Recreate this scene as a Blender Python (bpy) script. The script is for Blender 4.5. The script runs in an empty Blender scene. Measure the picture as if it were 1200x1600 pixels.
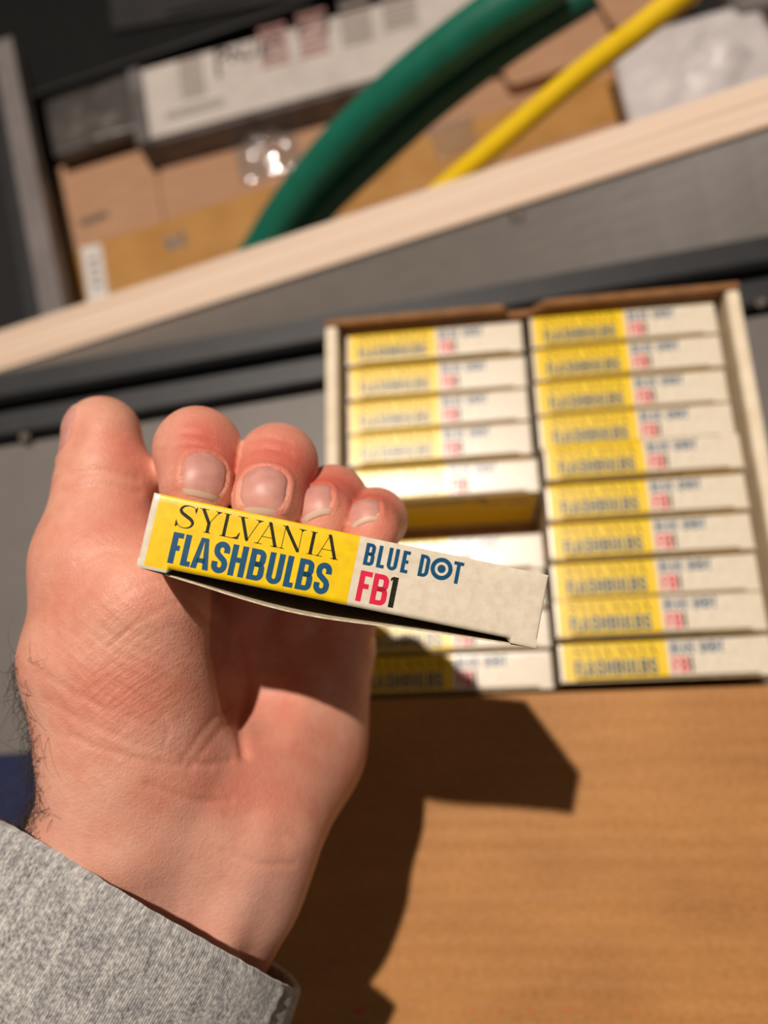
import bpy, bmesh, math, random
import numpy as np
from mathutils import Matrix, Vector

random.seed(7)
rng = np.random.default_rng(7)
scene = bpy.context.scene

# ------------------------------------------------------------------ frame
# The photograph was calibrated from the carton grid: FPX is the focal length in
# pixels of a 1200x1600 frame.  Hand-held things are measured in millimetres in the
# lens frame (x right, y down, z away) and converted once into world metres.
FPX = 1180.0
RC = np.array([[0.99161643, 0.02670465, 0.12642676],
               [-0.06178785, 0.95729876, 0.28242052],
               [-0.11348624, -0.28786447, 0.95092319]])
WM = np.stack([RC[:, 0], -RC[:, 1], -RC[:, 2]])       # lens frame -> world axes
FACE_Z = 0.058                                        # height of the carton ends above the table
CAM = np.array([0.0, 0.0, 0.3467945 + FACE_Z])

def c2w(P):
    P = np.asarray(P, float)
    return P @ WM.T * 0.001 + CAM
def CP(px, py, z):
    return np.array([(px - 600) / FPX * z, (py - 800) / FPX * z, z])
def CW(px, py, z):
    return c2w(CP(px, py, z))
def OP(px, py, zw):
    d = WM @ np.array([(px - 600) / FPX, (py - 800) / FPX, 1.0])
    return CAM + d * (zw - CAM[2]) / d[2]

# ------------------------------------------------------------------ camera
cd = bpy.data.cameras.new('camera'); cam = bpy.data.objects.new('camera', cd)
scene.collection.objects.link(cam)
cm = np.eye(4); cm[:3, 0] = WM @ [1, 0, 0]; cm[:3, 1] = WM @ [0, -1, 0]; cm[:3, 2] = WM @ [0, 0, -1]; cm[:3, 3] = CAM
cam.matrix_world = Matrix(cm.tolist())
cd.sensor_fit = 'VERTICAL'; cd.sensor_height = 9.3; cd.sensor_width = 6.975
cd.lens = 9.3 * FPX / 1600
cd.clip_start = 0.01; cd.clip_end = 20
cd.dof.use_dof = True; cd.dof.focus_distance = 0.170; cd.dof.aperture_fstop = 1.75
scene.camera = cam

# ------------------------------------------------------------------ light
world = bpy.data.worlds.new('room_light'); scene.world = world; world.use_nodes = True
bg = world.node_tree.nodes['Background']
bg.inputs[0].default_value = (1.0, 0.88, 0.76, 1); bg.inputs[1].default_value = 0.088
ld = bpy.data.lights.new('lamp_bulb', 'POINT'); lamp = bpy.data.objects.new('lamp_bulb', ld)
scene.collection.objects.link(lamp)
lamp.location = c2w(np.array([-0.318, -0.70, -1.0]) * 1800)
ld.energy = 282; ld.color = (1.0, 0.89, 0.79); ld.shadow_soft_size = 0.024
scene.view_settings.view_transform = 'Standard'; scene.view_settings.look = 'None'
scene.view_settings.gamma = 1; scene.view_settings.use_curve_mapping = False
scene.view_settings.exposure = 0.0

# ------------------------------------------------------------------ materials
def lin(c):
    return tuple(((v / 255) / 12.92 if v / 255 <= 0.04045 else ((v / 255 + 0.055) / 1.055) ** 2.4) for v in c) + (1,)
def mat(name, col, col2=None, rough=0.6, nscale=(200, 200, 200), detail=4, lo=0.35, hi=0.65, bump=0.0, bscale=None, bdist=0.0003,
        coat=0.0, metal=0.0, sss=0.0, spec=0.5, coord='Object', sheen=0.0):
    m = bpy.data.materials.new(name); m.use_nodes = True
    nt = m.node_tree; N = nt.nodes; L = nt.links; b = N['Principled BSDF']
    b.inputs['Roughness'].default_value = rough; b.inputs['Metallic'].default_value = metal
    b.inputs['Specular IOR Level'].default_value = spec
    b.inputs['Coat Weight'].default_value = coat; b.inputs['Coat Roughness'].default_value = 0.27; b.inputs['Sheen Weight'].default_value = sheen
    b.inputs['Base Color'].default_value = lin(col)
    tc = N.new('ShaderNodeTexCoord')
    def noise(sc, det):
        mp = N.new('ShaderNodeMapping'); mp.inputs['Scale'].default_value = sc
        L.new(tc.outputs[coord], mp.inputs[0])
        n = N.new('ShaderNodeTexNoise'); n.inputs['Scale'].default_value = 1; n.inputs['Detail'].default_value = det
        L.new(mp.outputs[0], n.inputs['Vector']); return n
    if col2 is not None:
        n = noise(nscale, detail)
        r = N.new('ShaderNodeValToRGB'); r.color_ramp.elements[0].position = lo; r.color_ramp.elements[1].position = hi
        r.color_ramp.elements[0].color = lin(col); r.color_ramp.elements[1].color = lin(col2)
        L.new(n.outputs[0], r.inputs[0]); L.new(r.outputs[0], b.inputs['Base Color'])
    if bump > 0:
        n2 = noise(bscale or nscale, 5); bp = N.new('ShaderNodeBump')
        bp.inputs['Strength'].default_value = bump; bp.inputs['Distance'].default_value = bdist
        L.new(n2.outputs[0], bp.inputs['Height']); L.new(bp.outputs[0], b.inputs['Normal'])
    if sss > 0:
        b.inputs['Subsurface Weight'].default_value = sss
        b.inputs['Subsurface Radius'].default_value = (1.0, 0.35, 0.2); b.inputs['Subsurface Scale'].default_value = 0.003
    return m

M = {}
M['cream'] = mat('carton_cream', (234, 222, 200), (222, 208, 184), 0.31, (500, 500, 500), 6, bump=0.12, bscale=(900, 900, 900), bdist=0.0001, coat=0.6)
M['board'] = mat('raw_board', (226, 212, 184), (196, 180, 150), 0.8, (900, 900, 900))
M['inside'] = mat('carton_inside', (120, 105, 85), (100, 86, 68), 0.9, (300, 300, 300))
M['yellow'] = mat('yellow_ink', (250, 210, 0), (240, 198, 0), 0.31, (420, 420, 420), 5, bump=0.1, bscale=(900, 900, 900), bdist=0.0001, spec=0.45, coat=0.6)
M['blue'] = mat('blue_ink', (0, 74, 114), (10, 82, 120), 0.34, (700, 700, 700), 6, spec=0.35, coat=0.6)
M['black'] = mat('black_ink', (32, 30, 22), (52, 48, 30), 0.4, (900, 900, 900), 6, lo=0.5, hi=0.75, spec=0.25)
M['red'] = mat('red_ink', (226, 24, 74), (214, 18, 62), 0.4, (600, 600, 600))
M['white_board'] = mat('tray_white_liner', (238, 222, 194), (226, 208, 178), 0.6, (120, 120, 120))
M['brown_board'] = mat('tray_brown_board', (150, 104, 62), (132, 90, 52), 0.85, (150, 150, 150))
M['laminate'] = mat('grey_laminate', (108, 102, 97), (104, 98, 93), 0.5, (60, 60, 60), 5, bump=0.03, bscale=(700, 700, 700))
M['black_metal'] = mat('black_profile', (34, 34, 36), (40, 40, 42), 0.45, (80, 80, 80))
M['groove'] = mat('black_groove', (8, 8, 8), None, 0.7)
M['screw'] = mat('screw_metal', (112, 104, 96), (84, 78, 72), 0.5, (300, 300, 300), metal=0.6)
M['card'] = mat('carton_brown', (178, 136, 104), (166, 124, 92), 0.75, (25, 160, 25), 5, bump=0.1, bscale=(30, 300, 30))
M['tape'] = mat('amber_tape', (182, 134, 76), (170, 122, 64), 0.34, (30, 30, 30), 4, bump=0.15, bscale=(60, 60, 60), bdist=0.001)
M['clear0'] = mat('clear_film', (206, 190, 176), (150, 128, 110), 0.16, (90, 90, 90), 4, bump=0.6, bscale=(110, 110, 110), bdist=0.003)
def film_mat():
    m = bpy.data.materials.new('glossy_film'); m.use_nodes = True; nt = m.node_tree; N = nt.nodes; L = nt.links
    tr = N.new('ShaderNodeBsdfTransparent'); gl = N.new('ShaderNodeBsdfGlossy'); gl.inputs['Roughness'].default_value = .10
    df = N.new('ShaderNodeBsdfDiffuse'); df.inputs['Color'].default_value = lin((200, 186, 176))
    m1 = N.new('ShaderNodeMixShader'); m1.inputs[0].default_value = .5; L.new(gl.outputs[0], m1.inputs[1]); L.new(df.outputs[0], m1.inputs[2])
    m2 = N.new('ShaderNodeMixShader'); m2.inputs[0].default_value = .30; L.new(tr.outputs[0], m2.inputs[1]); L.new(m1.outputs[0], m2.inputs[2])
    L.new(m2.outputs[0], N['Material Output'].inputs[0]); return m
M['clear'] = film_mat()
M['paper'] = mat('white_label', (214, 208, 204), (202, 196, 190), 0.6, (60, 60, 60))
M['carton_white'] = mat('white_carton', (196, 186, 178), (184, 174, 166), 0.6, (40, 40, 40))
M['ink_grey'] = mat('grey_print', (134, 122, 114), None, 0.6)
M['ink_red'] = mat('faded_red_print', (150, 112, 106), None, 0.6)
M['ink_dark'] = mat('dark_print', (84, 74, 70), None, 0.6)
M['wrap'] = mat('grey_film', (112, 106, 106), (84, 79, 78), 0.3, (40, 40, 40), 4, bump=0.5, bscale=(50, 50, 50), bdist=0.003)
M['foil'] = mat('grey_foil_bag', (98, 92, 88), (74, 70, 67), 0.34, (30, 30, 30), 4, bump=0.4, bscale=(50, 50, 50), bdist=0.002, metal=0.3)
M['device'] = mat('black_device', (8, 8, 8), (12, 11, 11), 0.55, (40, 40, 40), spec=0.25)
M['device2'] = mat('dark_grey_panel', (36, 33, 32), (30, 28, 27), 0.55, (40, 40, 40))
M['alu'] = mat('grey_profile', (122, 114, 112), (108, 101, 99), 0.45, (30, 30, 200))
M['dark_wall'] = mat('dark_crate_wall', (26, 24, 23), (20, 18, 18), 0.8, (30, 30, 30))
M['silver'] = mat('silver_mailer', (212, 204, 202), (196, 188, 186), 0.4, (30, 30, 30), 4, bump=0.15, bscale=(40, 40, 40), bdist=0.003)
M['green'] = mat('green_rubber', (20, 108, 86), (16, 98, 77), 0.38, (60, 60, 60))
M['green2'] = mat('shaded_green_rubber', (18, 84, 70), (14, 76, 62), 0.38, (60, 60, 60))  # green rubber darkened: shade from the upper hose put into the colour
M['yellow_pvc'] = mat('yellow_cable_sheath', (246, 206, 24), (238, 196, 16), 0.35, (60, 60, 60))
M['denim'] = mat('dark_blue_cloth', (28, 36, 72), (20, 26, 54), 0.9, (300, 300, 300), 5, bump=0.3, bscale=(500, 500, 500))
M['grey_case'] = mat('grey_case_plastic', (98, 92, 90), (88, 82, 80), 0.5, (30, 30, 30))

# ------------------------------------------------------------------ mesh helpers
COL = scene.collection
def link(o, parent=None):
    COL.objects.link(o)
    if parent is not None: o.parent = parent
    return o
def empty(name, loc=None, M4=None):
    o = bpy.data.objects.new(name, None); o.empty_display_size = 0.01; COL.objects.link(o)
    if M4 is not None: o.matrix_world = M4
    elif loc is not None: o.location = Vector([float(v) for v in loc])
    return o
def tag(o, label, cat, group=None, kind=None):
    o['label'] = label; o['category'] = cat
    if group: o['group'] = group
    if kind: o['kind'] = kind
    return o
def mesh(name, V, Fc, m, parent=None, smooth=False):
    me = bpy.data.meshes.new(name)
    V = np.asarray(V, float)
    me.from_pydata([tuple(v) for v in V.tolist()], [], [tuple(int(i) for i in f) for f in Fc])
    for mm in (m if isinstance(m, (list, tuple)) else [m]): me.materials.append(mm)
    if smooth: me.polygons.foreach_set('use_smooth', [True] * len(me.polygons))
    me.update()
    return link(bpy.data.objects.new(name, me), parent)
def wmesh(name, Vw, Fc, m, parent, smooth=False):
    """world-space vertices under an empty that is only translated"""
    off = np.array(parent.location) if parent is not None else np.zeros(3)
    return mesh(name, np.asarray(Vw) - off, Fc, m, parent, smooth)
def boxm(name, lo, hi, m, parent=None, bevel=0.0, seg=2, smooth=False):
    bm = bmesh.new(); bmesh.ops.create_cube(bm, size=1)
    lo = np.array(lo, float); hi = np.array(hi, float)
    for v in bm.verts:
        v.co = Vector([(lo[i] + hi[i]) / 2 + v.co[i] * (hi[i] - lo[i]) for i in range(3)])
    if bevel > 0: bmesh.ops.bevel(bm, geom=bm.edges[:], offset=bevel, segments=seg, affect='EDGES', profile=0.5)
    me = bpy.data.meshes.new(name); bm.to_mesh(me); bm.free(); me.materials.append(m)
    if smooth: me.polygons.foreach_set('use_smooth', [True] * len(me.polygons))
    return link(bpy.data.objects.new(name, me), parent)
def grid_faces(nu, nv, wrap_u=False):
    Fc = []
    for j in range(nv - 1):
        for i in range(nu if wrap_u else nu - 1):
            a = j * nu + i; b = j * nu + (i + 1) % nu
            Fc.append((a, b, b + nu, a + nu))
    return Fc
def tube(path, rad, n=20):
    P = np.asarray(path, float); k = len(P)
    T = np.gradient(P, axis=0); T /= np.linalg.norm(T, axis=1)[:, None]
    up = np.array([0, 0, 1.0]) if abs(T[0][2]) < 0.9 else np.array([1.0, 0, 0])
    V = []; R = np.full(k, rad) if np.isscalar(rad) else np.asarray(rad)
    a = np.cross(T[0], up); a /= np.linalg.norm(a)
    for i in range(k):
        a = a - T[i] * (a @ T[i]); a /= np.linalg.norm(a); b = np.cross(T[i], a)
        for q in range(n):
            th = 2 * math.pi * q / n; V.append(P[i] + R[i] * (math.cos(th) * a + math.sin(th) * b))
    Fc = grid_faces(n, k, True)
    Fc.append(tuple(range(n))[::-1]); Fc.append(tuple((k - 1) * n + q for q in range(n)))
    return np.array(V), Fc
def catmull(pts, n=12):
    P = np.asarray(pts, float); P = np.vstack([2 * P[0] - P[1], P, 2 * P[-1] - P[-2]]); out = []
    for i in range(1, len(P) - 2):
        for s in np.linspace(0, 1, n, endpoint=False):
            a, b, c, d = P[i - 1], P[i], P[i + 1], P[i + 2]
            out.append(0.5 * (2 * b + (c - a) * s + (2 * a - 5 * b + 4 * c - d) * s * s + (3 * b - a - 3 * c + d) * s ** 3))
    out.append(P[-2]); return np.array(out)

# ------------------------------------------------------------------ bench, black profile, plywood board
TC = np.array([0.0316735, 0.11102819, 0.0])            # tray centre on the bench
A0 = math.radians(5.6)
ub = np.array([math.cos(A0), math.sin(A0), 0]); vb = np.array([-math.sin(A0), math.cos(A0), 0])
E0 = np.array([-0.060, 0.2535, 0.0])                    # far edge of the bench top
BM = Matrix(((ub[0], vb[0], 0, E0[0]), (ub[1], vb[1], 0, E0[1]), (0, 0, 1, 0), (0, 0, 0, 1)))
bench = empty('workbench', M4=BM)
tag(bench, 'grey laminate workbench top carrying the tray of cartons', 'workbench')
boxm('top', (-0.75, -0.75, -0.022), (0.75, -0.0505, 0), M['laminate'], bench, 0.001)
boxm('edge_core', (-0.75, -0.75, -0.034), (0.75, -0.0505, -0.022), M['brown_board'], bench)

prof = empty('metal_edge_profile', M4=BM)
tag(prof, 'black grooved metal profile running along the bench edge behind the tray', 'profile')
def extr(name, poly, x0, x1, m, parent, smooth=False):
    n = len(poly); V = [(x0, y, z) for y, z in poly] + [(x1, y, z) for y, z in poly]
    Fc = [(i, (i + 1) % n, n + (i + 1) % n, n + i) for i in range(n)] + [tuple(range(n))[::-1], tuple(range(n, 2 * n))]
    return mesh(name, V, Fc, m, parent, smooth)
extr('rear_bar', [(0, -0.034), (0, -0.001), (-0.003, 0.005), (-0.0180, 0.005), (-0.0205, 0.002), (-0.0205, -0.034)], -0.75, 0.75, M['black_metal'], prof)
extr('groove', [(-0.0205, -0.034), (-0.0205, -0.012), (-0.029, -0.012), (-0.029, -0.034)], -0.75, 0.75, M['groove'], prof)
extr('front_bar', [(-0.029, -0.034), (-0.029, 0.003), (-0.0305, 0.0045), (-0.0440, 0.0045), (-0.0460, 0.003), (-0.0475, -0.006), (-0.0475, -0.034)], -0.75, 0.75, M['black_metal'], prof)
def disc(name, c, nrm, r, h, m, parent, n=20, slot=True):
    nrm = np.array(nrm, float); nrm /= np.linalg.norm(nrm)
    a = np.cross(nrm, [0.3, 0.9, 0.2]); a /= np.linalg.norm(a); b = np.cross(nrm, a); V = []
    for rr, hh in ((r, 0), (r, h * 0.5), (r * 0.8, h), (r * 0.45, h), (r * 0.3, h * 0.35)):
        for q in range(n):
            th = 2 * math.pi * q / n; V.append(np.array(c) + a * rr * math.cos(th) + b * rr * math.sin(th) + nrm * hh)
    Fc = grid_faces(n, 5, True) + [tuple(4 * n + q for q in range(n))]
    return mesh(name, V, Fc, m, parent, True)
binv = np.array(BM.inverted())
for px, py in ((38, 683), (1188, 474)):
    p = OP(px, py, 0.005); q = binv @ np.append(p, 1)
    disc('rivet', (q[0], q[1], 0.0044 if px < 600 else 0.0056), (0, 0, 1), 0.0034, 0.0012, M['screw'], prof)

def ply_mat():
    m = mat('birch_ply_edge', (226, 192, 160), None, 0.6)
    nt = m.node_tree; N = nt.nodes; L = nt.links; b = N['Principled BSDF']
    tc = N.new('ShaderNodeTexCoord')
    mp = N.new('ShaderNodeMapping'); mp.inputs['Scale'].default_value = (1.5, 330, 330); L.new(tc.outputs['Object'], mp.inputs[0])
    n = N.new('ShaderNodeTexNoise'); n.inputs['Scale'].default_value = 1; n.inputs['Detail'].default_value = 3; L.new(mp.outputs[0], n.inputs['Vector'])
    mp2 = N.new('ShaderNodeMapping'); mp2.inputs['Scale'].default_value = (9, 1400, 1400); L.new(tc.outputs['Object'], mp2.inputs[0])
    n2 = N.new('ShaderNodeTexNoise'); n2.inputs['Scale'].default_value = 1; n2.inputs['Detail'].default_value = 4; L.new(mp2.outputs[0], n2.inputs['Vector'])
    r = N.new('ShaderNodeValToRGB'); e = r.color_ramp.elements
    e[0].position = 0.3; e[0].color = lin((212, 172, 140)); e[1].position = 0.52; e[1].color = lin((246, 220, 196))
    L.new(n.outputs[0], r.inputs[0])
    mx = N.new('ShaderNodeMixRGB'); mx.blend_type = 'MULTIPLY'; mx.inputs[0].default_value = 0.35
    L.new(r.outputs[0], mx.inputs[1]); L.new(n2.outputs[0], mx.inputs[2]); L.new(mx.outputs[0], b.inputs['Base Color'])
    return m
M['ply'] = ply_mat()
FLb, FRb = CW(-120, 618, 592), CW(1330, 158, 440)
BLb, BRb = CW(-120, 562, 602), CW(1330, 68, 446)
bx = FRb - FLb; BLen = np.linalg.norm(bx); bx /= BLen
by = (BLb - FLb + BRb - FRb) / 2; by -= bx * (by @ bx); Thk = np.linalg.norm(by); by /= Thk
bz = np.cross(bx, by)
PM = np.eye(4); PM[:3, 0] = bx; PM[:3, 1] = by; PM[:3, 2] = bz; PM[:3, 3] = FLb - bz * 0.11
board = empty('plywood_board', M4=Matrix(PM.tolist()))
tag(board, 'thick plywood board standing on edge with its pale layered edge up', 'board')
boxm('core', (0, 0.001, 0), (BLen, Thk, 0.11), M['ply'], board, 0.0006)
# grey panel rising from the profile to the front of the board
panel = empty('laminate_panel', M4=BM)
tag(panel, 'grey laminate panel between the black profile and the plywood board', 'panel')
bi = np.linalg.inv(np.array(BM)); V = []
nx_, ny_ = 24, 6
for th_ in (0.0, 0.010):
    for j in range(ny_):
        for i in range(nx_):
            a_, b_ = i / (nx_ - 1), j / (ny_ - 1)
            far = (bi @ np.append(FLb * (1 - a_) + FRb * a_ - by * 0.0006 - bz * 0.002, 1))[:3]
            near = np.array([far[0], 0.0012, -0.004])
            p = near * (1 - b_) + far * b_; V.append((p[0], p[1], p[2] - th_))
f1 = grid_faces(nx_, ny_); k = nx_ * ny_
Fc = list(f1) + [tuple(i + k for i in f)[::-1] for f in f1]
rim = [i for i in range(nx_)] + [j * nx_ + nx_ - 1 for j in range(1, ny_)] + [(ny_ - 1) * nx_ + i for i in range(nx_ - 2, -1, -1)] + [j * nx_ for j in range(ny_ - 2, 0, -1)]
for a_, b_ in zip(rim, rim[1:] + rim[:1]): Fc.append((a_, b_, b_ + k, a_ + k)[::-1])
mesh('sheet', V, Fc, M['laminate'], panel, False)
# screw near the upper edge of the panel
dray = CW(808, 341, 500) - CAM; best = None
for t_ in np.linspace(0.7, 1.3, 1200):
    p = (bi @ np.append(CAM + dray * t_, 1))[:3]
    a_ = np.clip(np.dot(CAM + dray * t_ - FLb, bx) / BLen, 0, 1)
    far = (bi @ np.append(FLb * (1 - a_) + FRb * a_, 1))[:3]; b_ = (p[1] - 0.0012) / (far[1] - 0.0012)
    e_ = abs(p[2] - (-0.004 * (1 - b_) + (far[2] - 0.002) * b_))
    if best is None or e_ < best[0]: best = (e_, p, np.array([0, -(far[2] + 0.002), far[1]]))
disc('screw', best[1] + np.array([0, 0, 0.0002]), best[2], 0.0046, 0.0012, M['screw'], panel)

# ------------------------------------------------------------------ crate behind the board
def frame_px(p0, p1, p2, zw):
    O, A, B = OP(*p0, zw), OP(*p1, zw), OP(*p2, zw)
    u = A - O; lu = np.linalg.norm(u); u /= lu; y = np.array([-u[1], u[0], 0]); lv = -(B - O) @ y
    Mx = np.eye(4); Mx[:3, 0] = u; Mx[:3, 1] = y; Mx[:3, 3] = O
    return Matrix(Mx.tolist()), lu, lv
def loc_px(Mx, px, py, z=0.0):
    Mi = np.linalg.inv(np.array(Mx)); o = Mi @ np.append(CAM, 1); d = Mi @ np.append(CW(px, py, 500), 1) - o
    return (o + d * (z - o[2]) / d[2])[:3]
def patch(name, Mx, pxs, z, th, m, parent, bump=0.0, n=2, smooth=False):
    """flat four-cornered sheet (tl,tr,br,bl in photo pixels) with thickness, lying at local height z"""
    c = [loc_px(Mx, *p, z) for p in pxs]; V = []
    for top in (1, 0):
        for j in range(n):
            for i in range(n):
                a, b = i / (n - 1), j / (n - 1)
                p = (c[0] * (1 - a) + c[1] * a) * (1 - b) + (c[3] * (1 - a) + c[2] * a) * b
                edge = math.sin(math.pi * a) * math.sin(math.pi * b)
                dz = bump * edge * (0.6 + 0.55 * math.sin(5.3 * a * 2 + 2.1 * b) * math.cos(6.1 * b + 3 * a) + 0.35 * rng.normal()) if bump else 0
                V.append((p[0], p[1], p[2] + (th + max(dz, -th * 0.6) if top else 0)))
    f1 = grid_faces(n, n); k = n * n
    Fc = [f[::-1] for f in f1] + [tuple(i + k for i in f) for f in f1]
    rim = [i for i in range(n)] + [j * n + n - 1 for j in range(1, n)] + [(n - 1) * n + i for i in range(n - 2, -1, -1)] + [j * n for j in range(n - 2, 0, -1)]
    for a, b in zip(rim, rim[1:] + rim[:1]): Fc.append((a, b, b + k, a + k))
    return mesh(name, V, Fc, m, parent, smooth)

ZB = -0.20
Mx, lu, lv = frame_px((84, 262), (1010, 3), (140, 500), ZB)
def crate_part(name, lo, hi, m=None): return boxm(name, lo, hi, m or M['dark_wall'], crate)
crate = empty('storage_crate', M4=Matrix.Translation(Vector((0, 0, -0.16))) @ Mx)
tag(crate, 'dark storage crate behind the plywood board, full of boxes and bags', 'crate')
crate_part('base_panel', (-0.30, -0.30, -0.012), (0.95, 0.40, 0.0))
crate_part('crate_side', (-0.30, 0.385, 0), (0.95, 0.40, 0.17))
crate_part('crate_side', (-0.03, -0.30, 0), (-0.012, 0.40, 0.12))
crate_part('crate_side', (-0.012, -0.30, 0), (0.95, -0.288, 0.05))

bigbox = empty('cardboard_box', M4=Matrix.Translation(Vector((0, 0, -0.158))) @ Mx)
tag(bigbox, 'large brown cardboard box sealed with amber tape, lying in the crate', 'box')
boxm('body', (0, -0.215, 0), (lu * 1.02, 0, 0.154), M['card'], bigbox, 0.001)
BX = np.array(Mx)
h0 = 0.154
MB = Matrix.Translation(Vector((0, 0, -0.158))) @ Mx
sx = loc_px(MB, 243, 222, h0)[0]
for nm, x0, x1 in (('flap', 0.0005, sx - 0.003), ('flap', sx + 0.002, lu * 1.018)):
    boxm(nm, (x0, -0.213, h0), (x1, -0.0008, h0 + 0.0035), M['card'], bigbox, 0.0008)
tp = patch('packing_tape', MB, [(97, 398), (1005, 100), (1030, 165), (118, 480)], h0 + 0.0036, 0.0004, M['tape'], bigbox)
lb = patch('shipping_label', MB, [(126, 388), (158, 381), (170, 468), (138, 474)], h0 + 0.0042, 0.0003, M['paper'], bigbox)
for i in range(4):
    y = 404 + i * 13
    patch('print_line', MB, [(139 + i * 2, y), (152 + i * 2, y - 3), (153 + i * 2, y + 3), (140 + i * 2, y + 6)], h0 + 0.0046, 0.0001, M['ink_grey'], lb)
patch('hand_slot', MB, [(124, 346), (167, 330), (170, 338), (128, 353)], h0 + 0.0036, 0.0003, M['ink_dark'], bigbox)
for k, pp in enumerate([[(256, 366), (262, 364), (268, 384), (262, 388)], [(262, 378), (284, 366), (287, 371), (266, 386)], [(280, 360), (286, 358), (290, 380), (284, 384)], [(259, 386), (288, 378), (289, 383), (261, 392)]]):
    patch('stamp_mark', MB, pp, h0 + 0.0042, 0.0001, M['tape'] if k < 0 else M['ink_grey'], bigbox)
# sparkling clear film
film = empty('clear_plastic_film', M4=Matrix.Translation(Vector((0, 0, -0.158 + h0 + 0.0038))) @ Mx)
tag(film, 'crumpled clear plastic film glinting on the brown box', 'plastic film')
MF = Matrix.Translation(Vector((0, 0, -0.158 + h0 + 0.0038))) @ Mx
patch('film', MF, [(356, 186), (450, 160), (474, 262), (378, 290)], 0, 0.002, M['clear'], film, bump=0.010, n=26, smooth=True)
film2 = empty('clear_plastic_film', M4=MF)
tag(film2, 'small pale scrap of clear film between the green hoses and yellow cable', 'plastic film')
patch('film', MF, [(668, 205), (735, 180), (748, 232), (684, 252)], 0, 0.001, M['clear'], film2, bump=0.003, n=12, smooth=True)

# small carton sleeve with rounded corner lying on the big box
insert = empty('cardboard_tray_insert', M4=MF)
tag(insert, 'folded cardboard insert with rounded corner, between hoses and silver mailer', 'cardboard insert')
def rounded(name, Mx_, pxs, z, th, r, m, parent):
    c = [loc_px(Mx_, *p, z)[:2] for p in pxs]; n = len(c); out = []
    for i in range(n):
        a, b, d = c[i - 1], c[i], c[(i + 1) % n]
        ua = (a - b) / np.linalg.norm(a - b); ud = (d - b) / np.linalg.norm(d - b)
        p0, p2 = b + ua * r, b + ud * r
        for s_ in np.linspace(0, 1, 6): out.append((1 - s_) ** 2 * p0 + 2 * s_ * (1 - s_) * b + s_ * s_ * p2)
    k = len(out); V = [(p[0], p[1], z) for p in out] + [(p[0], p[1], z + th) for p in out]
    Fc = [(i, (i + 1) % k, k + (i + 1) % k, k + i) for i in range(k)] + [tuple(range(k))[::-1], tuple(range(k, 2 * k))]
    return mesh(name, V, Fc, m, parent)
rounded('panel', MF, [(762, 62), (918, 14), (948, 66), (958, 100), (795, 153)], 0, 0.014, 0.010, M['card'], insert)
rounded('rear_panel', MF, [(925, 5), (1068, -35), (1088, 20), (957, 62)], 0, 0.012, 0.008, M['card'], insert)

# white carton with printed labels, partly wrapped in film
ZW = -0.165
Mw, lw, lh = frame_px((205, 112), (760, -42), (238, 214), ZW)
MW = Matrix.Translation(Vector((0, 0, -0.033))) @ Mw
wc = empty('white_carton', M4=MW)
tag(wc, 'long whitish carton with rows of faded print, above the brown box', 'carton')
boxm('body', (0.01, -lh, 0), (lw, 0.0, 0.032), M['carton_white'], wc, 0.0012)
boxm('film_wrap', (0.004, -lh - 0.004, 0), (lw * 1.005, -lh, 0.028), M['wrap'], wc)
boxm('film_wrap', (-0.004, -lh - 0.004, 0), (0.010, 0.003, 0.033), M['wrap'], wc)
zt = 0.0322
def lines(nm, tl, tr, bl, n, m, fill=0.55):
    tl, tr, bl = map(np.array, (tl, tr, bl))
    for i in range(n):
        a = i / n; b = (i + fill) / n; dv = bl - tl
        patch(nm, MW, [tuple(tl + dv * a), tuple(tr + dv * a), tuple(tr + dv * b), tuple(tl + dv * b)], zt, 0.0002, m, wc)
def quadp(nm, pts, m): patch(nm, MW, pts, zt, 0.0002, m, wc)
lines('print_line', (277, 96), (314, 86), (286, 160), 7, M['ink_grey'])
lines('print_line', (402, 46), (446, 34), (410, 112), 7, M['ink_red'], 0.62)
lines('print_line', (462, 24), (508, 12), (470, 96), 7, M['ink_red'], 0.62)
lines('print_line', (528, 4), (576, -9), (536, 78), 8, M['ink_grey'])
lines('print_line', (594, -14), (646, -28), (602, 54), 8, M['ink_grey'])
lines('print_line', (258, 178), (350, 152), (260, 192), 2, M['ink_grey'])
def pstroke(pts, w):
    P = [np.array(p, float) for p in pts]
    for a, b in zip(P[:-1], P[1:]):
        d = (b - a) / np.linalg.norm(b - a); nn = np.array([-d[1], d[0]]) * w / 2
        quadp('letter_stroke', [tuple(a - nn), tuple(b - nn), tuple(b + nn), tuple(a + nn)], M['ink_dark'])
pstroke([(338, 78), (342, 122)], 6); pstroke([(340, 82), (353, 76), (356, 86), (344, 94)], 5)          # p
pstroke([(362, 98), (362, 78), (378, 92), (378, 72)], 5)                                               # N
pstroke([(396, 64), (398, 82), (390, 92), (384, 86)], 5)                                               # J
pstroke([(412, 60), (408, 88), (422, 84)], 5); pstroke([(411, 72), (432, 64)], 4); pstroke([(424, 54), (442, 66)], 4)
pstroke([(500, 30), (510, 26), (512, 46), (504, 54)], 5); pstroke([(466, 60), (470, 44), (482, 42)], 4)

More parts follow.
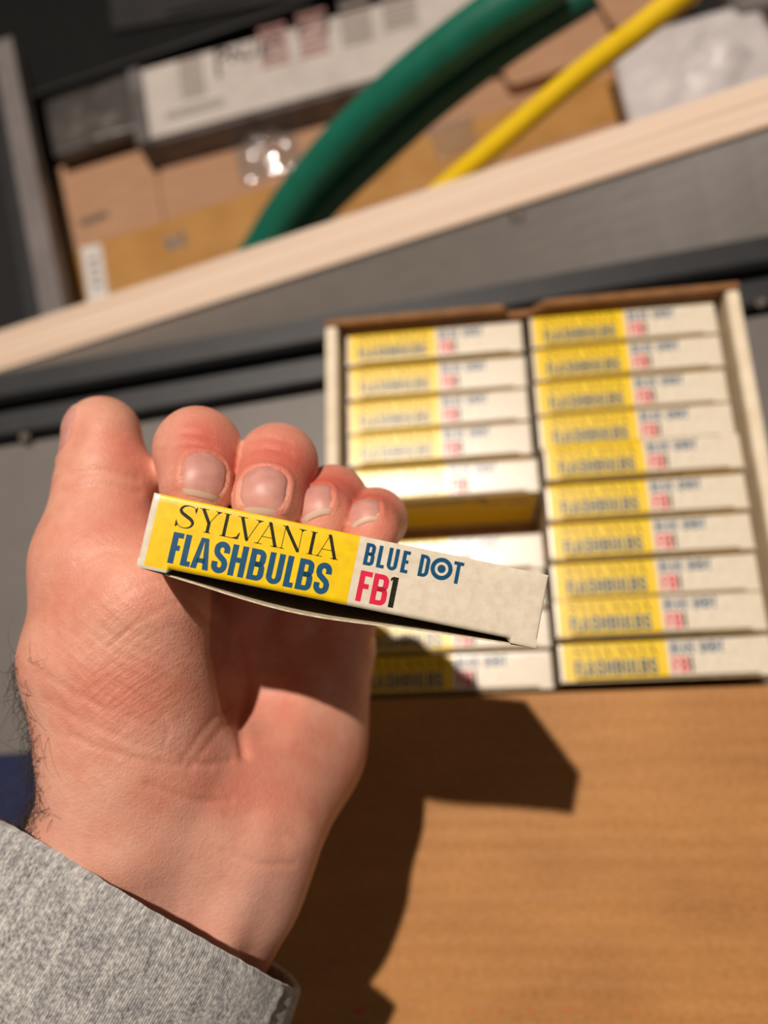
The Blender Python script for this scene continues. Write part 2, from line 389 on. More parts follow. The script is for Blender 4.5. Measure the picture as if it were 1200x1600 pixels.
# grey foil bag, black device, frame post, crate odds and ends
Mg, lg, lgh = frame_px((70, 146), (212, 98), (96, 258), -0.17)
bag = empty('foil_bag', M4=Mg); tag(bag, 'flat grey anti-static foil bag left of the white carton', 'bag')
patch('bag', Mg, [(80, 174), (208, 128), (230, 216), (96, 258)], -0.02, 0.014, M['foil'], bag, bump=0.006, n=14, smooth=True)
Md, l1, l2 = frame_px((26, 160), (560, -22), (60, 260), -0.165)
MD = Matrix.Translation(Vector((0, 0, -0.10))) @ Md
dev = empty('black_device', M4=MD)
tag(dev, 'black equipment case with dark grey panel at the top left', 'equipment')
boxm('body', (-0.02, 0.002, 0), (l1 * 1.25, 0.26, 0.10), M['device'], dev, 0.003)
patch('panel', MD, [(165, -60), (640, -190), (520, -8), (180, 52)], 0.1002, 0.004, M['device2'], dev)
patch('panel', MD, [(262, -60), (520, -130), (470, -22), (262, 24)], 0.1045, 0.003, M['device2'], dev)
post = empty('frame_post', M4=Matrix.Translation(Vector(OP(84, 500, -0.158).tolist())))
tag(post, 'grey metal post slanting down the left of the crate', 'post')
p_top, p_bot = OP(2, 62, -0.14), OP(84, 500, -0.14); w_ = OP(34, 250, -0.05) - OP(72, 240, -0.05)
dirp = p_bot - p_top; nrmw = np.array([-dirp[1], dirp[0], 0]); nrmw /= np.linalg.norm(nrmw)
ww = 0.0105
def prism(name, a, b, wv, z0, z1, m, parent):
    V = [a - wv, a + wv, b + wv, b - wv]; V = [(v[0], v[1], z0) for v in V] + [(v[0], v[1], z1) for v in V]
    V = np.array(V) - np.array(parent.location)
    return mesh(name, V, [(0, 1, 2, 3)[::-1], (4, 5, 6, 7), (0, 1, 5, 4), (1, 2, 6, 5), (2, 3, 7, 6), (3, 0, 4, 7)], m, parent)
prism('web', p_top, p_bot, nrmw * ww, -0.158, -0.14, M['alu'], post)
prism('flange', p_top - nrmw * (ww + 0.008), p_bot - nrmw * (ww + 0.008), nrmw * 0.008, -0.158, -0.146, M['black_metal'], post)

Ms, ls, lsh = frame_px((950, 92), (1290, -20), (985, 190), -0.155)
mailer = empty('padded_mailer', M4=Ms); tag(mailer, 'crinkled silver padded mailer at the right of the crate', 'mailer')
patch('pouch', Ms, [(950, 84), (1172, 20), (1236, 130), (990, 240)], -0.012, 0.012, M['silver'], mailer, bump=0.014, n=18, smooth=True)
Mo, l1, l2 = frame_px((1165, 22), (1400, -40), (1215, 200), -0.175)
ob = empty('cardboard_box', M4=Matrix.Translation(Vector((0, 0, -0.05))) @ Mo)
tag(ob, 'sliver of amber cardboard box right of the silver mailer', 'box')
boxm('body', (0, -0.2, 0), (l1, 0, 0.048), M['tape'], ob, 0.001)
boxm('flap', (0.002, -0.198, 0.048), (l1 - 0.002, -0.002, 0.050), M['card'], ob, 0.0008)
Mq, l1, l2 = frame_px((1115, -60), (1400, -140), (1142, 26), -0.15)
gc = empty('grey_case', M4=Matrix.Translation(Vector((0, 0, -0.018))) @ Mq)
tag(gc, 'grey plastic case poking in at the top right corner', 'case')
boxm('body', (0, -l2, 0), (l1, 0.05, 0.016), M['grey_case'], gc, 0.004)
boxm('lid_rim', (0.004, -l2 + 0.004, 0.016), (l1, 0.046, 0.018), M['alu'], gc, 0.001)

def cable(name, label, pts, r, m, cat, parent_pt):
    P = catmull(np.array([CW(*p) for p in pts]), 12)
    V, Fc = tube(P, r, 28)
    o = mesh(name, V, Fc, m, None, True)
    return tag(o, label, cat)
cable('rubber_hose', 'thick bright green hose arching from the crate to the top edge',
      [(340, 500, 665), (372, 450, 655), (402, 398, 640), (458, 312, 612), (533, 222, 580), (625, 135, 545), (745, 42, 512), (880, -45, 485)], 0.0152, M['green'], 'hose', None)
cable('rubber_hose', 'green hose beneath the bright green one, shade put into its colour',
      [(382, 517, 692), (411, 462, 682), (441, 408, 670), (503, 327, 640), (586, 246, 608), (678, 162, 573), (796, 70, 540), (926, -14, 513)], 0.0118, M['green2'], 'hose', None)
cable('power_cable', 'bright yellow cable rising diagonally from the crate to the top right',
      [(600, 372, 575), (660, 322, 560), (722, 270, 542), (800, 204, 520), (900, 120, 495), (1000, 44, 470), (1100, -35, 448)], 0.0078, M['yellow_pvc'], 'cable', None)

# blue cloth on the bench at the left edge
def cloth():
    nx, ny = 26, 22; V = []
    c = [OP(-140, 1186, 0), OP(120, 1172, 0), OP(150, 1420, 0), OP(-140, 1440, 0)]
    for top in (1, 0):
        for j in range(ny):
            for i in range(nx):
                a, b = i / (nx - 1), j / (ny - 1)
                p = (c[0] * (1 - a) + c[1] * a) * (1 - b) + (c[3] * (1 - a) + c[2] * a) * b
                hgt = 0.006 + 0.010 * min(1, 6 * b) * min(1, 6 * (1 - a)) * (0.7 + 0.3 * math.sin(9 * a + 5 * b))
                V.append((p[0], p[1], hgt if top else 0.0005))
    f1 = grid_faces(nx, ny); k = nx * ny
    Fc = [f[::-1] for f in f1] + [tuple(i + k for i in f) for f in f1]
    rim = [i for i in range(nx)] + [j * nx + nx - 1 for j in range(1, ny)] + [(ny - 1) * nx + i for i in range(nx - 2, -1, -1)] + [j * nx for j in range(ny - 2, 0, -1)]
    for a, b in zip(rim, rim[1:] + rim[:1]): Fc.append((a, b, b + k, a + k))
    return mesh('blue_cloth', V, Fc, M['denim'], None, True)
tag(cloth(), 'dark blue cloth lying on the bench behind the wrist', 'cloth')

# ------------------------------------------------------------------ lettering (flat print, millimetres, y up)
def stroke(pts, w):
    P = np.asarray(pts, float); W = np.full(len(P), w) if np.isscalar(w) else np.asarray(w, float)
    T = np.gradient(P, axis=0); T /= np.linalg.norm(T, axis=1)[:, None] + 1e-9
    Nn = np.stack([-T[:, 1], T[:, 0]], 1); A = P + Nn * W[:, None] / 2; B = P - Nn * W[:, None] / 2
    return [[A[i], A[i + 1], B[i + 1], B[i]] for i in range(len(P) - 1)]
def rc(x0, y0, x1, y1): return [[(x0, y0), (x1, y0), (x1, y1), (x0, y1)]]
def arc(cx, cy, rx, ry, a0, a1, n=10):
    return [(cx + rx * math.cos(math.radians(a)), cy + ry * math.sin(math.radians(a))) for a in np.linspace(a0, a1, n)]
def ringarc(cx, cy, rx, ry, tx, ty, a0, a1, n=12):
    o = arc(cx, cy, rx, ry, a0, a1, n); i = arc(cx, cy, max(rx - tx, 0.01), max(ry - ty, 0.01), a0, a1, n)
    return [[o[k], o[k + 1], i[k + 1], i[k]] for k in range(n - 1)]
def bold(ch, w, h, t, th):
    g = []
    if ch == 'F': g = rc(0, 0, t, h) + rc(t, h - th, w, h) + rc(t, h * .43, w * .86, h * .43 + th)
    if ch == 'L': g = rc(0, 0, t, h) + rc(t, 0, w, th)
    if ch == 'E': g = rc(0, 0, t, h) + rc(t, 0, w, th) + rc(t, h - th, w, h) + rc(t, h * .43, w * .9, h * .43 + th)
    if ch == 'T': g = rc(0, h - th, w, h) + rc(w / 2 - t / 2, 0, w / 2 + t / 2, h - th)
    if ch == 'H': g = rc(0, 0, t, h) + rc(w - t, 0, w, h) + rc(t, h * .44, w - t, h * .44 + th)
    if ch == 'A':
        a = w * .29
        g = [[(0, 0), (t * 1.02, 0), (w / 2 + .02, h * .93), (w / 2, h), (a, h)], [(w, 0), (w - t * 1.02, 0), (w / 2 - .02, h * .93), (w / 2, h), (w - a, h)]] + rc(w * .27, h * .2, w * .73, h * .2 + th * .9)
    if ch == 'U':
        r = w / 2; g = rc(0, r, t, h) + rc(w - t, r, w, h) + ringarc(w / 2, r, r, r, t, th, 180, 360, 14)
    if ch == 'D':
        r = w * .55; g = rc(0, 0, t, h) + rc(t, h - th, w - r, h) + rc(t, 0, w - r, th) + rc(w - t, r, w, h - r) + ringarc(w - r, h - r, r, r, t, th, 0, 90) + ringarc(w - r, r, r, r, t, th, 270, 360)
    if ch == 'B':
        r = w * .42; m_ = h * .52
        g = rc(0, 0, t, h)
        for y0, y1, ww in ((m_ - th * .5, h, w * .97), (0, m_ + th * .5, w)):
            rr = min(r, (y1 - y0) / 2)
            g += rc(t, y1 - th, ww - rr, y1) + rc(t, y0, ww - rr, y0 + th) + rc(ww - t, y0 + rr, ww, y1 - rr)
            g += ringarc(ww - rr, y1 - rr, rr, rr, t, th, 0, 90) + ringarc(ww - rr, y0 + rr, rr, rr, t, th, 270, 360)
    if ch == 'S':
        x0, x1 = t / 2, w - t / 2; r = (x1 - x0) / 2; y1 = h - th / 2 - r; y0 = th / 2 + r
        P = [(x1, h * .66), (x1, y1)] + arc(w / 2, y1, r, r, 0, 180, 12) + [(x0, h * .68), (x0 + .08 * w, h * .59), (w / 2, h * .5), (x1 - .08 * w, h * .41), (x1, h * .32)] + arc(w / 2, y0, r, r, 0, -180, 12) + [(x0, h * .35)]
        P = np.array(P); Q = [P[0]]
        for p in P[1:]:
            if np.linalg.norm(p - Q[-1]) > 1e-4: Q.append(p)
        g = stroke(Q, t)
    if ch == '1': g = rc(w - t, 0, w, h) + [[(0, h * .84), (w - t, h * .9), (w - t, h), (w - t * .9, h), (w * .45, h * .95), (0, h * .94)]]
    return g
def serif(ch, w, h):
    tk, tn = 0.72, 0.15; g = []
    def sf(x0, x1, y, up=1): return [[(x0, y), (x1, y), (x1 - .12, y + up * tn), (x0 + .12, y + up * tn)]]
    def br(xc, half, y, up=1): return [[(xc - half - .25, y), (xc + half + .25, y), (xc + half, y + up * .3), (xc - half, y + up * .3)]]
    if ch == 'S':
        pts = [(w * .93, h * .84), (w * .80, h * .945), (w * .55, h * .985), (w * .28, h * .93), (w * .15, h * .78), (w * .24, h * .64), (w * .5, h * .525), (w * .78, h * .40), (w * .88, h * .25), (w * .77, h * .09), (w * .5, h * .015), (w * .22, h * .06), (w * .03, h * .22)]
        ws = [.16, .16, .18, .42, .62, .72, .76, .72, .6, .36, .17, .16, .16]
        g = stroke(catmull(pts, 6), np.interp(np.linspace(0, 12, 73), range(13), ws))
        g += [[(w * .96, h * .68), (w * .99, h * .98), (w * .93, h * .98), (w * .86, h * .84)], [(0, h * .33), (0, h * .02), (w * .07, h * .02), (w * .14, h * .12), (w * .05, h * .26)]]
    if ch == 'Y':
        x = w * .52
        g = stroke([(w * .16, h), (x, h * .42)], tk) + stroke([(w * .87, h), (x + .1, h * .45)], tn) + rc(x - tk / 2, 0, x + tk / 2, h * .46) + sf(0, w * .42, h, -1) + sf(w * .70, w, h, -1) + sf(x - .85, x + .85, 0) + br(x, tk / 2, 0) + [[(w * .76, h), (w * .98, h), (w * .9, h * .93), (w * .83, h * .88)]]
    if ch == 'L':
        g = rc(w * .12, 0, w * .12 + tk, h) + sf(0, w * .12 + tk + .45, h, -1) + rc(0, 0, w * .95, tn) + br(w * .12 + tk / 2, tk / 2, 0) + [[(w * .62, tn), (w * .95, 0), (w, h * .30), (w * .94, h * .28), (w * .85, h * .1)]]
    if ch == 'V':
        g = stroke([(w * .17, h), (w * .5, h * .06)], tk) + stroke([(w * .86, h), (w * .5, h * .02)], tn) + sf(0, w * .40, h, -1) + sf(w * .68, w, h, -1) + [[(w * .43, h * .1), (w * .58, h * .1), (w * .5, -h * .03)]] + [[(w * .76, h), (w * .97, h), (w * .9, h * .93), (w * .83, h * .88)]]
    if ch == 'A':
        g = stroke([(w * .50, h * .97), (w * .86, 0)], tk) + stroke([(w * .47, h * .94), (w * .13, 0)], tn) + rc(w * .25, h * .33, w * .70, h * .33 + tn) + sf(0, w * .33, 0) + sf(w * .66, w, 0) + br(w * .845, tk / 2, 0) + br(w * .14, .1, 0) + [[(w * .40, h * .95), (w * .58, h * .95), (w * .52, h * 1.03), (w * .46, h * 1.03)]]
    if ch == 'N':
        g = stroke([(w * .12, h), (w * .80, 0)], tk) + rc(w * .10, 0, w * .10 + tn, h) + rc(w * .80, 0, w * .80 + tn, h) + sf(-.1, w * .25, h, -1) + sf(w * .66, w, h, -1) + sf(0, w * .24, 0) + br(w * .11, .08, 0) + [[(w * .72, h), (w * .93, h), (w * .84, h * .9), (w * .8, h * .9)], [(w * .74, 0.1), (w * .84, .1), (w * .82, -.18)]]
    if ch == 'I':
        g = rc(w / 2 - tk / 2, 0, w / 2 + tk / 2, h) + sf(w / 2 - .85, w / 2 + .85, 0) + sf(w / 2 - .85, w / 2 + .85, h, -1) + br(w / 2, tk / 2, 0) + br(w / 2, tk / 2, h, -1)
    return g
def word(items, base_v, h, fn):
    out = []
    for ch, u0, u1 in items:
        for poly in fn(ch, u1 - u0, h): out.append([(u0 + p[0], base_v - p[1]) for p in poly])
    return out
TXT = {}
TXT['brand_lettering'] = (word([('S', 6.0, 10.2), ('Y', 10.5, 15.6), ('L', 15.9, 20.2), ('V', 19.0, 24.8), ('A', 23.6, 29.1), ('N', 29.1, 34.5), ('I', 35.2, 37.1), ('A', 37.1, 42.5)], 6.35, 5.1, serif), 'black')
TXT['product_lettering'] = (word([('F', 6.2, 8.55), ('L', 8.95, 11.05), ('A', 11.2, 15.15), ('S', 15.55, 19.0), ('H', 19.4, 22.9), ('B', 23.55, 27.1), ('U', 27.7, 31.1), ('L', 31.7, 33.85), ('B', 34.35, 37.85), ('S', 38.3, 41.75)], 14.4, 6.9, lambda c, w, h: bold(c, w, h, 1.3, 1.15)), 'blue')
bd = word([('B', 48.05, 50.35), ('L', 51.0, 52.75), ('U', 53.3, 55.65), ('E', 56.5, 58.15), ('D', 60.5, 62.8), ('T', 68.2, 70.45)], 6.15, 4.95, lambda c, w, h: bold(c, w, h, 0.85, 0.75))
bd += [[(65.6 + p[0], 3.55 - p[1]) for p in q] for q in ringarc(0, 0, 2.5, 2.5, 0.95, 0.95, 0, 360, 40)]
bd += [[(65.6 + 0.92 * math.cos(a), 3.55 - 0.92 * math.sin(a)) for a in np.linspace(0, 2 * math.pi, 24, endpoint=False)]]
TXT['type_lettering'] = (bd, 'blue')
TXT['code_lettering'] = (word([('F', 48.0, 50.75), ('B', 51.15, 54.75)], 14.3, 6.85, lambda c, w, h: bold(c, w, h, 1.2, 1.1)), 'red')
TXT['number_lettering'] = (word([('1', 54.9, 56.6)], 14.25, 6.8, lambda c, w, h: bold(c, w, h, 1.2, 1.1)), 'black')

# ------------------------------------------------------------------ flashbulb cartons
CWD, CHT, CDP = 90.0, 16.65, 55.0        # millimetres
def carton_parts(root, bow, side_print=True, jag=False, depth=None):
    def X(u, v, z): return ((u - CWD / 2) * .001, (CHT / 2 - v) * .001, z * .001)
    D = depth or CDP
    th = 0.5
    # body: top, side and back panels as one folded shell
    V = []; Fc = []
    def slab(u0, u1, v0, v1, z0, z1):
        k = len(V)
        for z in (z0, z1):
            for u, v in ((u0, v0), (u1, v0), (u1, v1), (u0, v1)): V.append(X(u, v, z))
        Fc.extend([(k, k + 1, k + 2, k + 3), (k + 7, k + 6, k + 5, k + 4), (k, k + 4, k + 5, k + 1), (k + 1, k + 5, k + 6, k + 2), (k + 2, k + 6, k + 7, k + 3), (k + 3, k + 7, k + 4, k)])
    slab(0, CWD, 0, th, 0, D - .35); slab(0, th, th, CHT - th, 0, D - .35); slab(CWD - th, CWD, th, CHT - th, 0, D - .35); slab(th, CWD - th, th, CHT - th, 0, th)
    mesh('body', V, Fc, M['cream'], root)
    # inner flap behind the end panel, only seen through the gap
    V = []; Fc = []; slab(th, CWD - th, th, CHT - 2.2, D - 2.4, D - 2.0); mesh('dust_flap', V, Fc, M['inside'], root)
    # bottom panel, bowed away from the flap
    nx, nz = 46, 6; V = []
    tb_ = 0.34
    for s_, off in ((0, th - tb_), (1, th)):
        for j in range(nz):
            for i in range(nx):
                u = CWD * i / (nx - 1); z = (D - 1.5) * j / (nz - 1)
                a = u / CWD
                b = bow * (math.sin(math.pi * a) ** 0.8) * (0.55 + 0.75 * math.exp(-((a - .36) / .28) ** 2)) * (j / (nz - 1)) ** 0.9
                if jag and j == nz - 1: z += 0.25 * math.sin(a * 37) * math.sin(a * 91)
                V.append(X(u, CHT - th + off + b, z))
    f1 = grid_faces(nx, nz); k = nx * nz
    Fc = list(f1) + [tuple(i + k for i in f)[::-1] for f in f1]
    rim = [i for i in range(nx)] + [j * nx + nx - 1 for j in range(1, nz)] + [(nz - 1) * nx + i for i in range(nx - 2, -1, -1)] + [j * nx for j in range(nz - 2, 0, -1)]
    for a, b in zip(rim, rim[1:] + rim[:1]): Fc.append((a, b, b + k, a + k)[::-1])
    mesh('bottom_panel', V, Fc, M['board'], root)
    # end panel: flat face whose lower edge rolls inwards between two small notches
    uL, uR = 6.6, 84.2
    def surf(u, v, lift=0.0):
        e = min(u, CWD - u, v)
        z = D - (0.35 * (1 - min(e / .5, 1)) ** 2) + lift
        return (u, v, z)
    us = [0, .12, .3, .5, 1.4, 2.5, 4, 5.5, 6.3, 6.6, 6.9, 7.4] + list(np.linspace(9, 82, 60)) + [83.2, 83.9, 84.2, 84.5, 85.5, 87, 88.6, 89.5, 89.7, 89.88, 90]
    prof_ = [0, .12, .3, .5, 2, 4, 6, 8, 10, 12, 13.5, 14.4, 14.6]
    def rolled(k, u, lift):
        # extra rows below v=14.9 : a quarter roll of radius 1.2, then the tucked tongue
        if u <= uL or u >= uR:
            return (u, 14.6 + (CHT - 14.6) * min(k / 6, 1.0), D + lift - (0.25 if k >= 6 else 0))
        s_ = min(min((u - uL) / 1.2, (uR - u) / 1.2), 1.0)
        if k <= 6:
            a = k / 6 * math.pi / 2; r = 1.15
            return (u, 14.6 + (r + lift) * math.sin(a), D - r + (r + lift) * math.cos(a))
        return (u, 15.75 + lift, D - 1.15 - (k - 6) * 2.5)
    def panel(name, u_list, lift, m, full=True, rows=8):
        V = []; nu = len(u_list)
        for v in prof_:
            for u in u_list: V.append(X(*surf(u, v, lift)))
        for k_ in range(1, rows + 1):
            for u in u_list: V.append(X(*rolled(k_, u, lift)))
        return mesh(name, V, [f[::-1] for f in grid_faces(nu, len(prof_) + rows)], m, root, True)
    panel('end_flap', us, 0.0, M['cream'])
    yu = [1.5] + [u for u in us if 1.9 < u < 46] + [46.3]
    panel('yellow_panel', yu, 0.03, M['yellow'], rows=4)
    for nm, (polys, mm) in TXT.items():
        V = []; Fc = []
        for poly in polys:
            a2 = sum(poly[i][0] * poly[(i + 1) % len(poly)][1] - poly[(i + 1) % len(poly)][0] * poly[i][1] for i in range(len(poly)))
            k = len(V); V += [X(p[0], p[1], D + 0.06) for p in poly]
            idx = tuple(range(k, k + len(poly))); Fc.append(idx if a2 < 0 else idx[::-1])
        mesh(nm, V, Fc, M[mm], root)
    if side_print:
        V = [X(1, CHT + .02, 2), X(CWD - 1, CHT + .02, 2), X(CWD - 1, CHT + .02, D - 1), X(1, CHT + .02, D - 1)]
        mesh('side_panel', V, [(0, 1, 2, 3)], M['yellow'], root)
        for nm, mm, u0 in (('product_lettering', 'blue', 14.0), ('code_lettering', 'black', 10.0), ('type_lettering', 'blue', 15.0)):
            V = []; Fc = []
            for poly in TXT[nm][0]:
                k = len(V); V += [X(p[0] + u0, CHT + .05, D - 5 - (14.4 - p[1]) * 0.9) for p in poly]
                Fc.append(tuple(range(k, k + len(poly))))
            mesh('side_lettering', V, Fc, M[mm], root)

def copy_tree(src, M4):
    r = src.copy(); COL.objects.link(r); r.matrix_world = M4
    for ch in src.children:
        c = ch.copy(); COL.objects.link(c); c.parent = r
    return r

# ------------------------------------------------------------------ tray
FZ = FACE_Z * 1000
tray = empty('display_tray', loc=TC); tag(tray, 'open white-lined cardboard tray holding two columns of flashbulb cartons', 'tray')
mm_ = 0.001
def tb(name, lo, hi, m, bev=0.0006): return boxm(name, [v * mm_ for v in lo], [v * mm_ for v in hi], m, tray, bev)
tb('base_panel', (-100, -94, 0.0), (104.5, 90, 2.0), M['brown_board'])
tb('side_rim', (-100.5, -93.5, 2), (-94.0, 94.2, 64), M['white_board'], 0.0016)
tb('side_rim', (98.4, -93.5, 2), (105.0, 94.2, 64), M['white_board'], 0.0016)
# rear wall with the notch between the columns
yb0, yb1 = 94.3, 97.5
poly = [(-100, 7), (104.5, 7), (104.5, 65), (12, 65), (5, 57), (-6, 57), (-9, 64.5), (-100, 64.5)]
n = len(poly); V = [(x * mm_, yb0 * mm_, z * mm_) for x, z in poly] + [(x * mm_, yb1 * mm_, z * mm_) for x, z in poly]
mesh('rear_rim', V, [(i, (i + 1) % n, n + (i + 1) % n, n + i)[::-1] for i in range(n)] + [tuple(range(n)), tuple(range(n, 2 * n))[::-1]], M['brown_board'], tray)
tb('front_rim', (-94, -95.5, 2), (98.4, -93.2, 54), M['brown_board'])
def lid_mat():
    m = mat('corrugated_lid', (190, 134, 76), None, 0.62)
    nt = m.node_tree; N = nt.nodes; L = nt.links; b = N['Principled BSDF']; tc = N.new('ShaderNodeTexCoord')
    def nz(sc, det, rot=0.0):
        mp = N.new('ShaderNodeMapping'); mp.inputs['Scale'].default_value = sc; mp.inputs['Rotation'].default_value = (0, 0, rot); L.new(tc.outputs['Object'], mp.inputs[0])
        n_ = N.new('ShaderNodeTexNoise'); n_.inputs['Scale'].default_value = 1; n_.inputs['Detail'].default_value = det; L.new(mp.outputs[0], n_.inputs['Vector']); return n_
    n1 = nz((22, 190, 22), 3); n2 = nz((420, 700, 420), 5); n3 = nz((18, 26, 18), 3)
    def ramp(n_, a, ca, c, cc):
        r = N.new('ShaderNodeValToRGB'); e = r.color_ramp.elements; e[0].position = a; e[0].color = lin(ca); e[1].position = c; e[1].color = lin(cc); L.new(n_.outputs[0], r.inputs[0]); return r
    r1 = ramp(n1, .35, (190, 132, 68), .68, (197, 139, 75))
    def mul(a, bb, f):
        x = N.new('ShaderNodeMixRGB'); x.blend_type = 'MULTIPLY'; x.inputs[0].default_value = f; L.new(a.outputs[0], x.inputs[1]); L.new(bb.outputs[0], x.inputs[2]); return x
    r2 = ramp(n2, .3, (196, 184, 168), .65, (255, 255, 255)); r3 = ramp(n3, .3, (214, 206, 196), .7, (255, 255, 255))
    L.new(mul(mul(r1, r2, .55), r3, .6).outputs[0], b.inputs['Base Color'])
    wv = N.new('ShaderNodeTexWave'); wv.wave_type = 'BANDS'; wv.bands_direction = 'Y'; wv.inputs['Scale'].default_value = 40; wv.inputs['Distortion'].default_value = 0.6; wv.inputs['Detail'].default_value = 1
    L.new(tc.outputs['Object'], wv.inputs['Vector'])
    ad = N.new('ShaderNodeMath'); ad.operation = 'MULTIPLY_ADD'; ad.inputs[1].default_value = 0.5; L.new(n2.outputs[0], ad.inputs[0]); L.new(wv.outputs[0], ad.inputs[2])
    bp = N.new('ShaderNodeBump'); bp.inputs['Strength'].default_value = 0.22; bp.inputs['Distance'].default_value = 0.0006
    L.new(ad.outputs[0], bp.inputs['Height']); L.new(bp.outputs[0], b.inputs['Normal'])
    return m
M['lid'] = lid_mat()
lid = tb('lid', (-140, -300, 53.5), (130, -93.4, 57.0), M['lid'], 0.0008)
lid['label'] = 'brown corrugated lid folded open'
random.seed(3)
for px, py in ((560, 1581), (737, 1578), (782, 1577), (829, 1577), (882, 1577), (890, 1577), (915, 1577), (994, 1575)):
    p = OP(px, py, 0.0571) - TC; r = 0.0006 if px != 560 else 0.0011
    V = [(p[0] + r * (2.2 if px == 560 else 1) * math.cos(a), p[1] + r * math.sin(a) * .7, 0.0571) for a in np.linspace(0, 2 * math.pi, 9, endpoint=False)]
    mesh('red_speck', V, [tuple(range(9))], M['red'], lid)

left_edges = [91.3, 71.9, 52.8, 34.6, 16.9, -1.1, None, -21.1, -37.5, -55.6, -72.9, -91.5]
lrows = [(92.0, 73.2), (72.9, 54.4), (53.8, 35.6), (35.3, 17.6), (16.9, -0.6), None, (-21.1, -37.4), (-38.5, -55.2), (-56.2, -73.2), (-74.2, -91.4)]
rrows = [(92.2, 74.0), (73.6, 56.2), (55.4, 38.4), (37.8, 21.2), (20.6, 4.0), (2.2, -15.6), (-16.4, -34.6), (-35.2, -52.2), (-52.9, -71.6), (-72.4, -91.2)]
ordn = ['topmost', 'second from the top', 'third from the top', 'fourth from the top', 'fifth from the top', 'sixth from the top', 'seventh from the top', 'third from the bottom', 'second from the bottom', 'bottom one']
proto = None
jx = {(0, 4): 1.6, (1, 4): 1.4, (0, 3): -.2, (0, 6): .8, (1, 5): .6, (1, 0): .6}
dz = {(0, 4): 0.0, (0, 3): -.3}
for c, rows in ((0, lrows), (1, rrows)):
    for r_, yy in enumerate(rows):
        if yy is None: continue
        yc = (yy[0] + yy[1]) / 2; xc = (-45.0 if c == 0 else 48.6) + jx.get((c, r_), random.uniform(-.5, .5))
        zb = FZ - CDP + dz.get((c, r_), random.uniform(-.5, .2))
        zb = max(zb, 2.05)
        Mt = Matrix.Translation(Vector((TC[0] + xc * mm_, TC[1] + yc * mm_, zb * mm_))) @ Matrix.Rotation(math.radians(random.uniform(-.35, .35)), 4, 'Z') @ Matrix.Rotation(math.radians(random.uniform(-.9, .9)), 4, 'X')
        if proto is None:
            proto = empty('flashbulb_carton', M4=Mt); carton_parts(proto, 0.0); o = proto
        else: o = copy_tree(proto, Mt)
        side = 'left' if c == 0 else 'right'
        lab = f'yellow and cream flashbulb carton in the tray, {side} column, {ordn[r_]}'
        if (c, r_) == (0, 4): lab = 'yellow and cream flashbulb carton in the tray just above the empty slot'
        if (c, r_) == (0, 6): lab = 'yellow and cream flashbulb carton in the tray just below the empty slot'
        tag(o, lab, 'carton', 'flashbulb cartons in the tray')

# ------------------------------------------------------------------ carton held in the hand
def rodr(r):
    r = np.array(r, float); t = np.linalg.norm(r); k = r / t
    K = np.array([[0, -k[2], k[1]], [k[2], 0, -k[0]], [-k[1], k[0], 0]])
    return np.eye(3) + math.sin(t) * K + (1 - math.cos(t)) * K @ K
RB = rodr([-.092, -.0745, .2058]); TB = np.array([-50.43, -4.305, 165.45])
def BXP(x, y, z): return RB @ np.array([x, y, z], float) + TB         # carton frame (mm) -> lens frame
HDP = 61.0
bc = BXP(CWD / 2, CHT / 2, HDP)
HM = np.eye(4); HM[:3, 0] = WM @ RB[:, 0]; HM[:3, 1] = -(WM @ RB[:, 1]); HM[:3, 2] = -(WM @ RB[:, 2]); HM[:3, 3] = c2w(bc)
held = empty('flashbulb_carton', M4=Matrix(HM.tolist()))
tag(held, 'yellow and cream flashbulb carton held up in the hand, lower flap gaping', 'carton')
carton_parts(held, 2.5, side_print=False, jag=True, depth=HDP)

# ------------------------------------------------------------------ hand (lens-frame millimetres, one continuous skin)
def B3(*a): return BXP(*a)
fing = {   # tip, dip, pip, mcp in the carton frame ; radii ; roll of the nail
    'index':  ([(4.6, -5.2, 23), (0.8, -15.4, 34), (-0.5, -9.0, 70), (-3, 31, 70)], (9.2, 11.0, 10.8, 11.5)),
    'middle': ([(22.4, -5.4, 23), (22.0, -16.6, 34), (20.5, -9.5, 72), (16, 32, 77)], (9.0, 10.1, 10.4, 11.5)),
    'ring':   ([(37.2, -5.0, 27.5), (38.4, -10.8, 41), (38.4, -6.5, 72), (34, 33, 82)], (7.9, 9.0, 9.6, 11.0)),
    'pinky':  ([(49.6, -4.2, 27), (51.0, -7.6, 40), (52.0, -2.5, 70), (50, 32, 82)], (7.5, 8.4, 8.6, 10.4)),
}
FJ = {k: ([B3(*p) for p in v[0]], v[1]) for k, v in fing.items()}
AX = np.array([-0.48, 0.87, 0.08]); AX /= np.linalg.norm(AX)       # forearm direction
thumb = [CP(150, 1010, 203), CP(156, 880, 206), CP(163, 768, 212), CP(160, 678, 217)]
thumb_r = (19.0, 15.0, 12.6, 10.8)
palm = []      # (a, b, ra, rb, k)
WR = CP(240, 1392, 207)
for k_, wp in (('index', CP(215, 1320, 212)), ('middle', CP(275, 1330, 215)), ('ring', CP(335, 1325, 221)), ('pinky', CP(385, 1305, 225))):
    palm.append((wp, FJ[k_][0][3], 15.0, FJ[k_][1][3], 10))
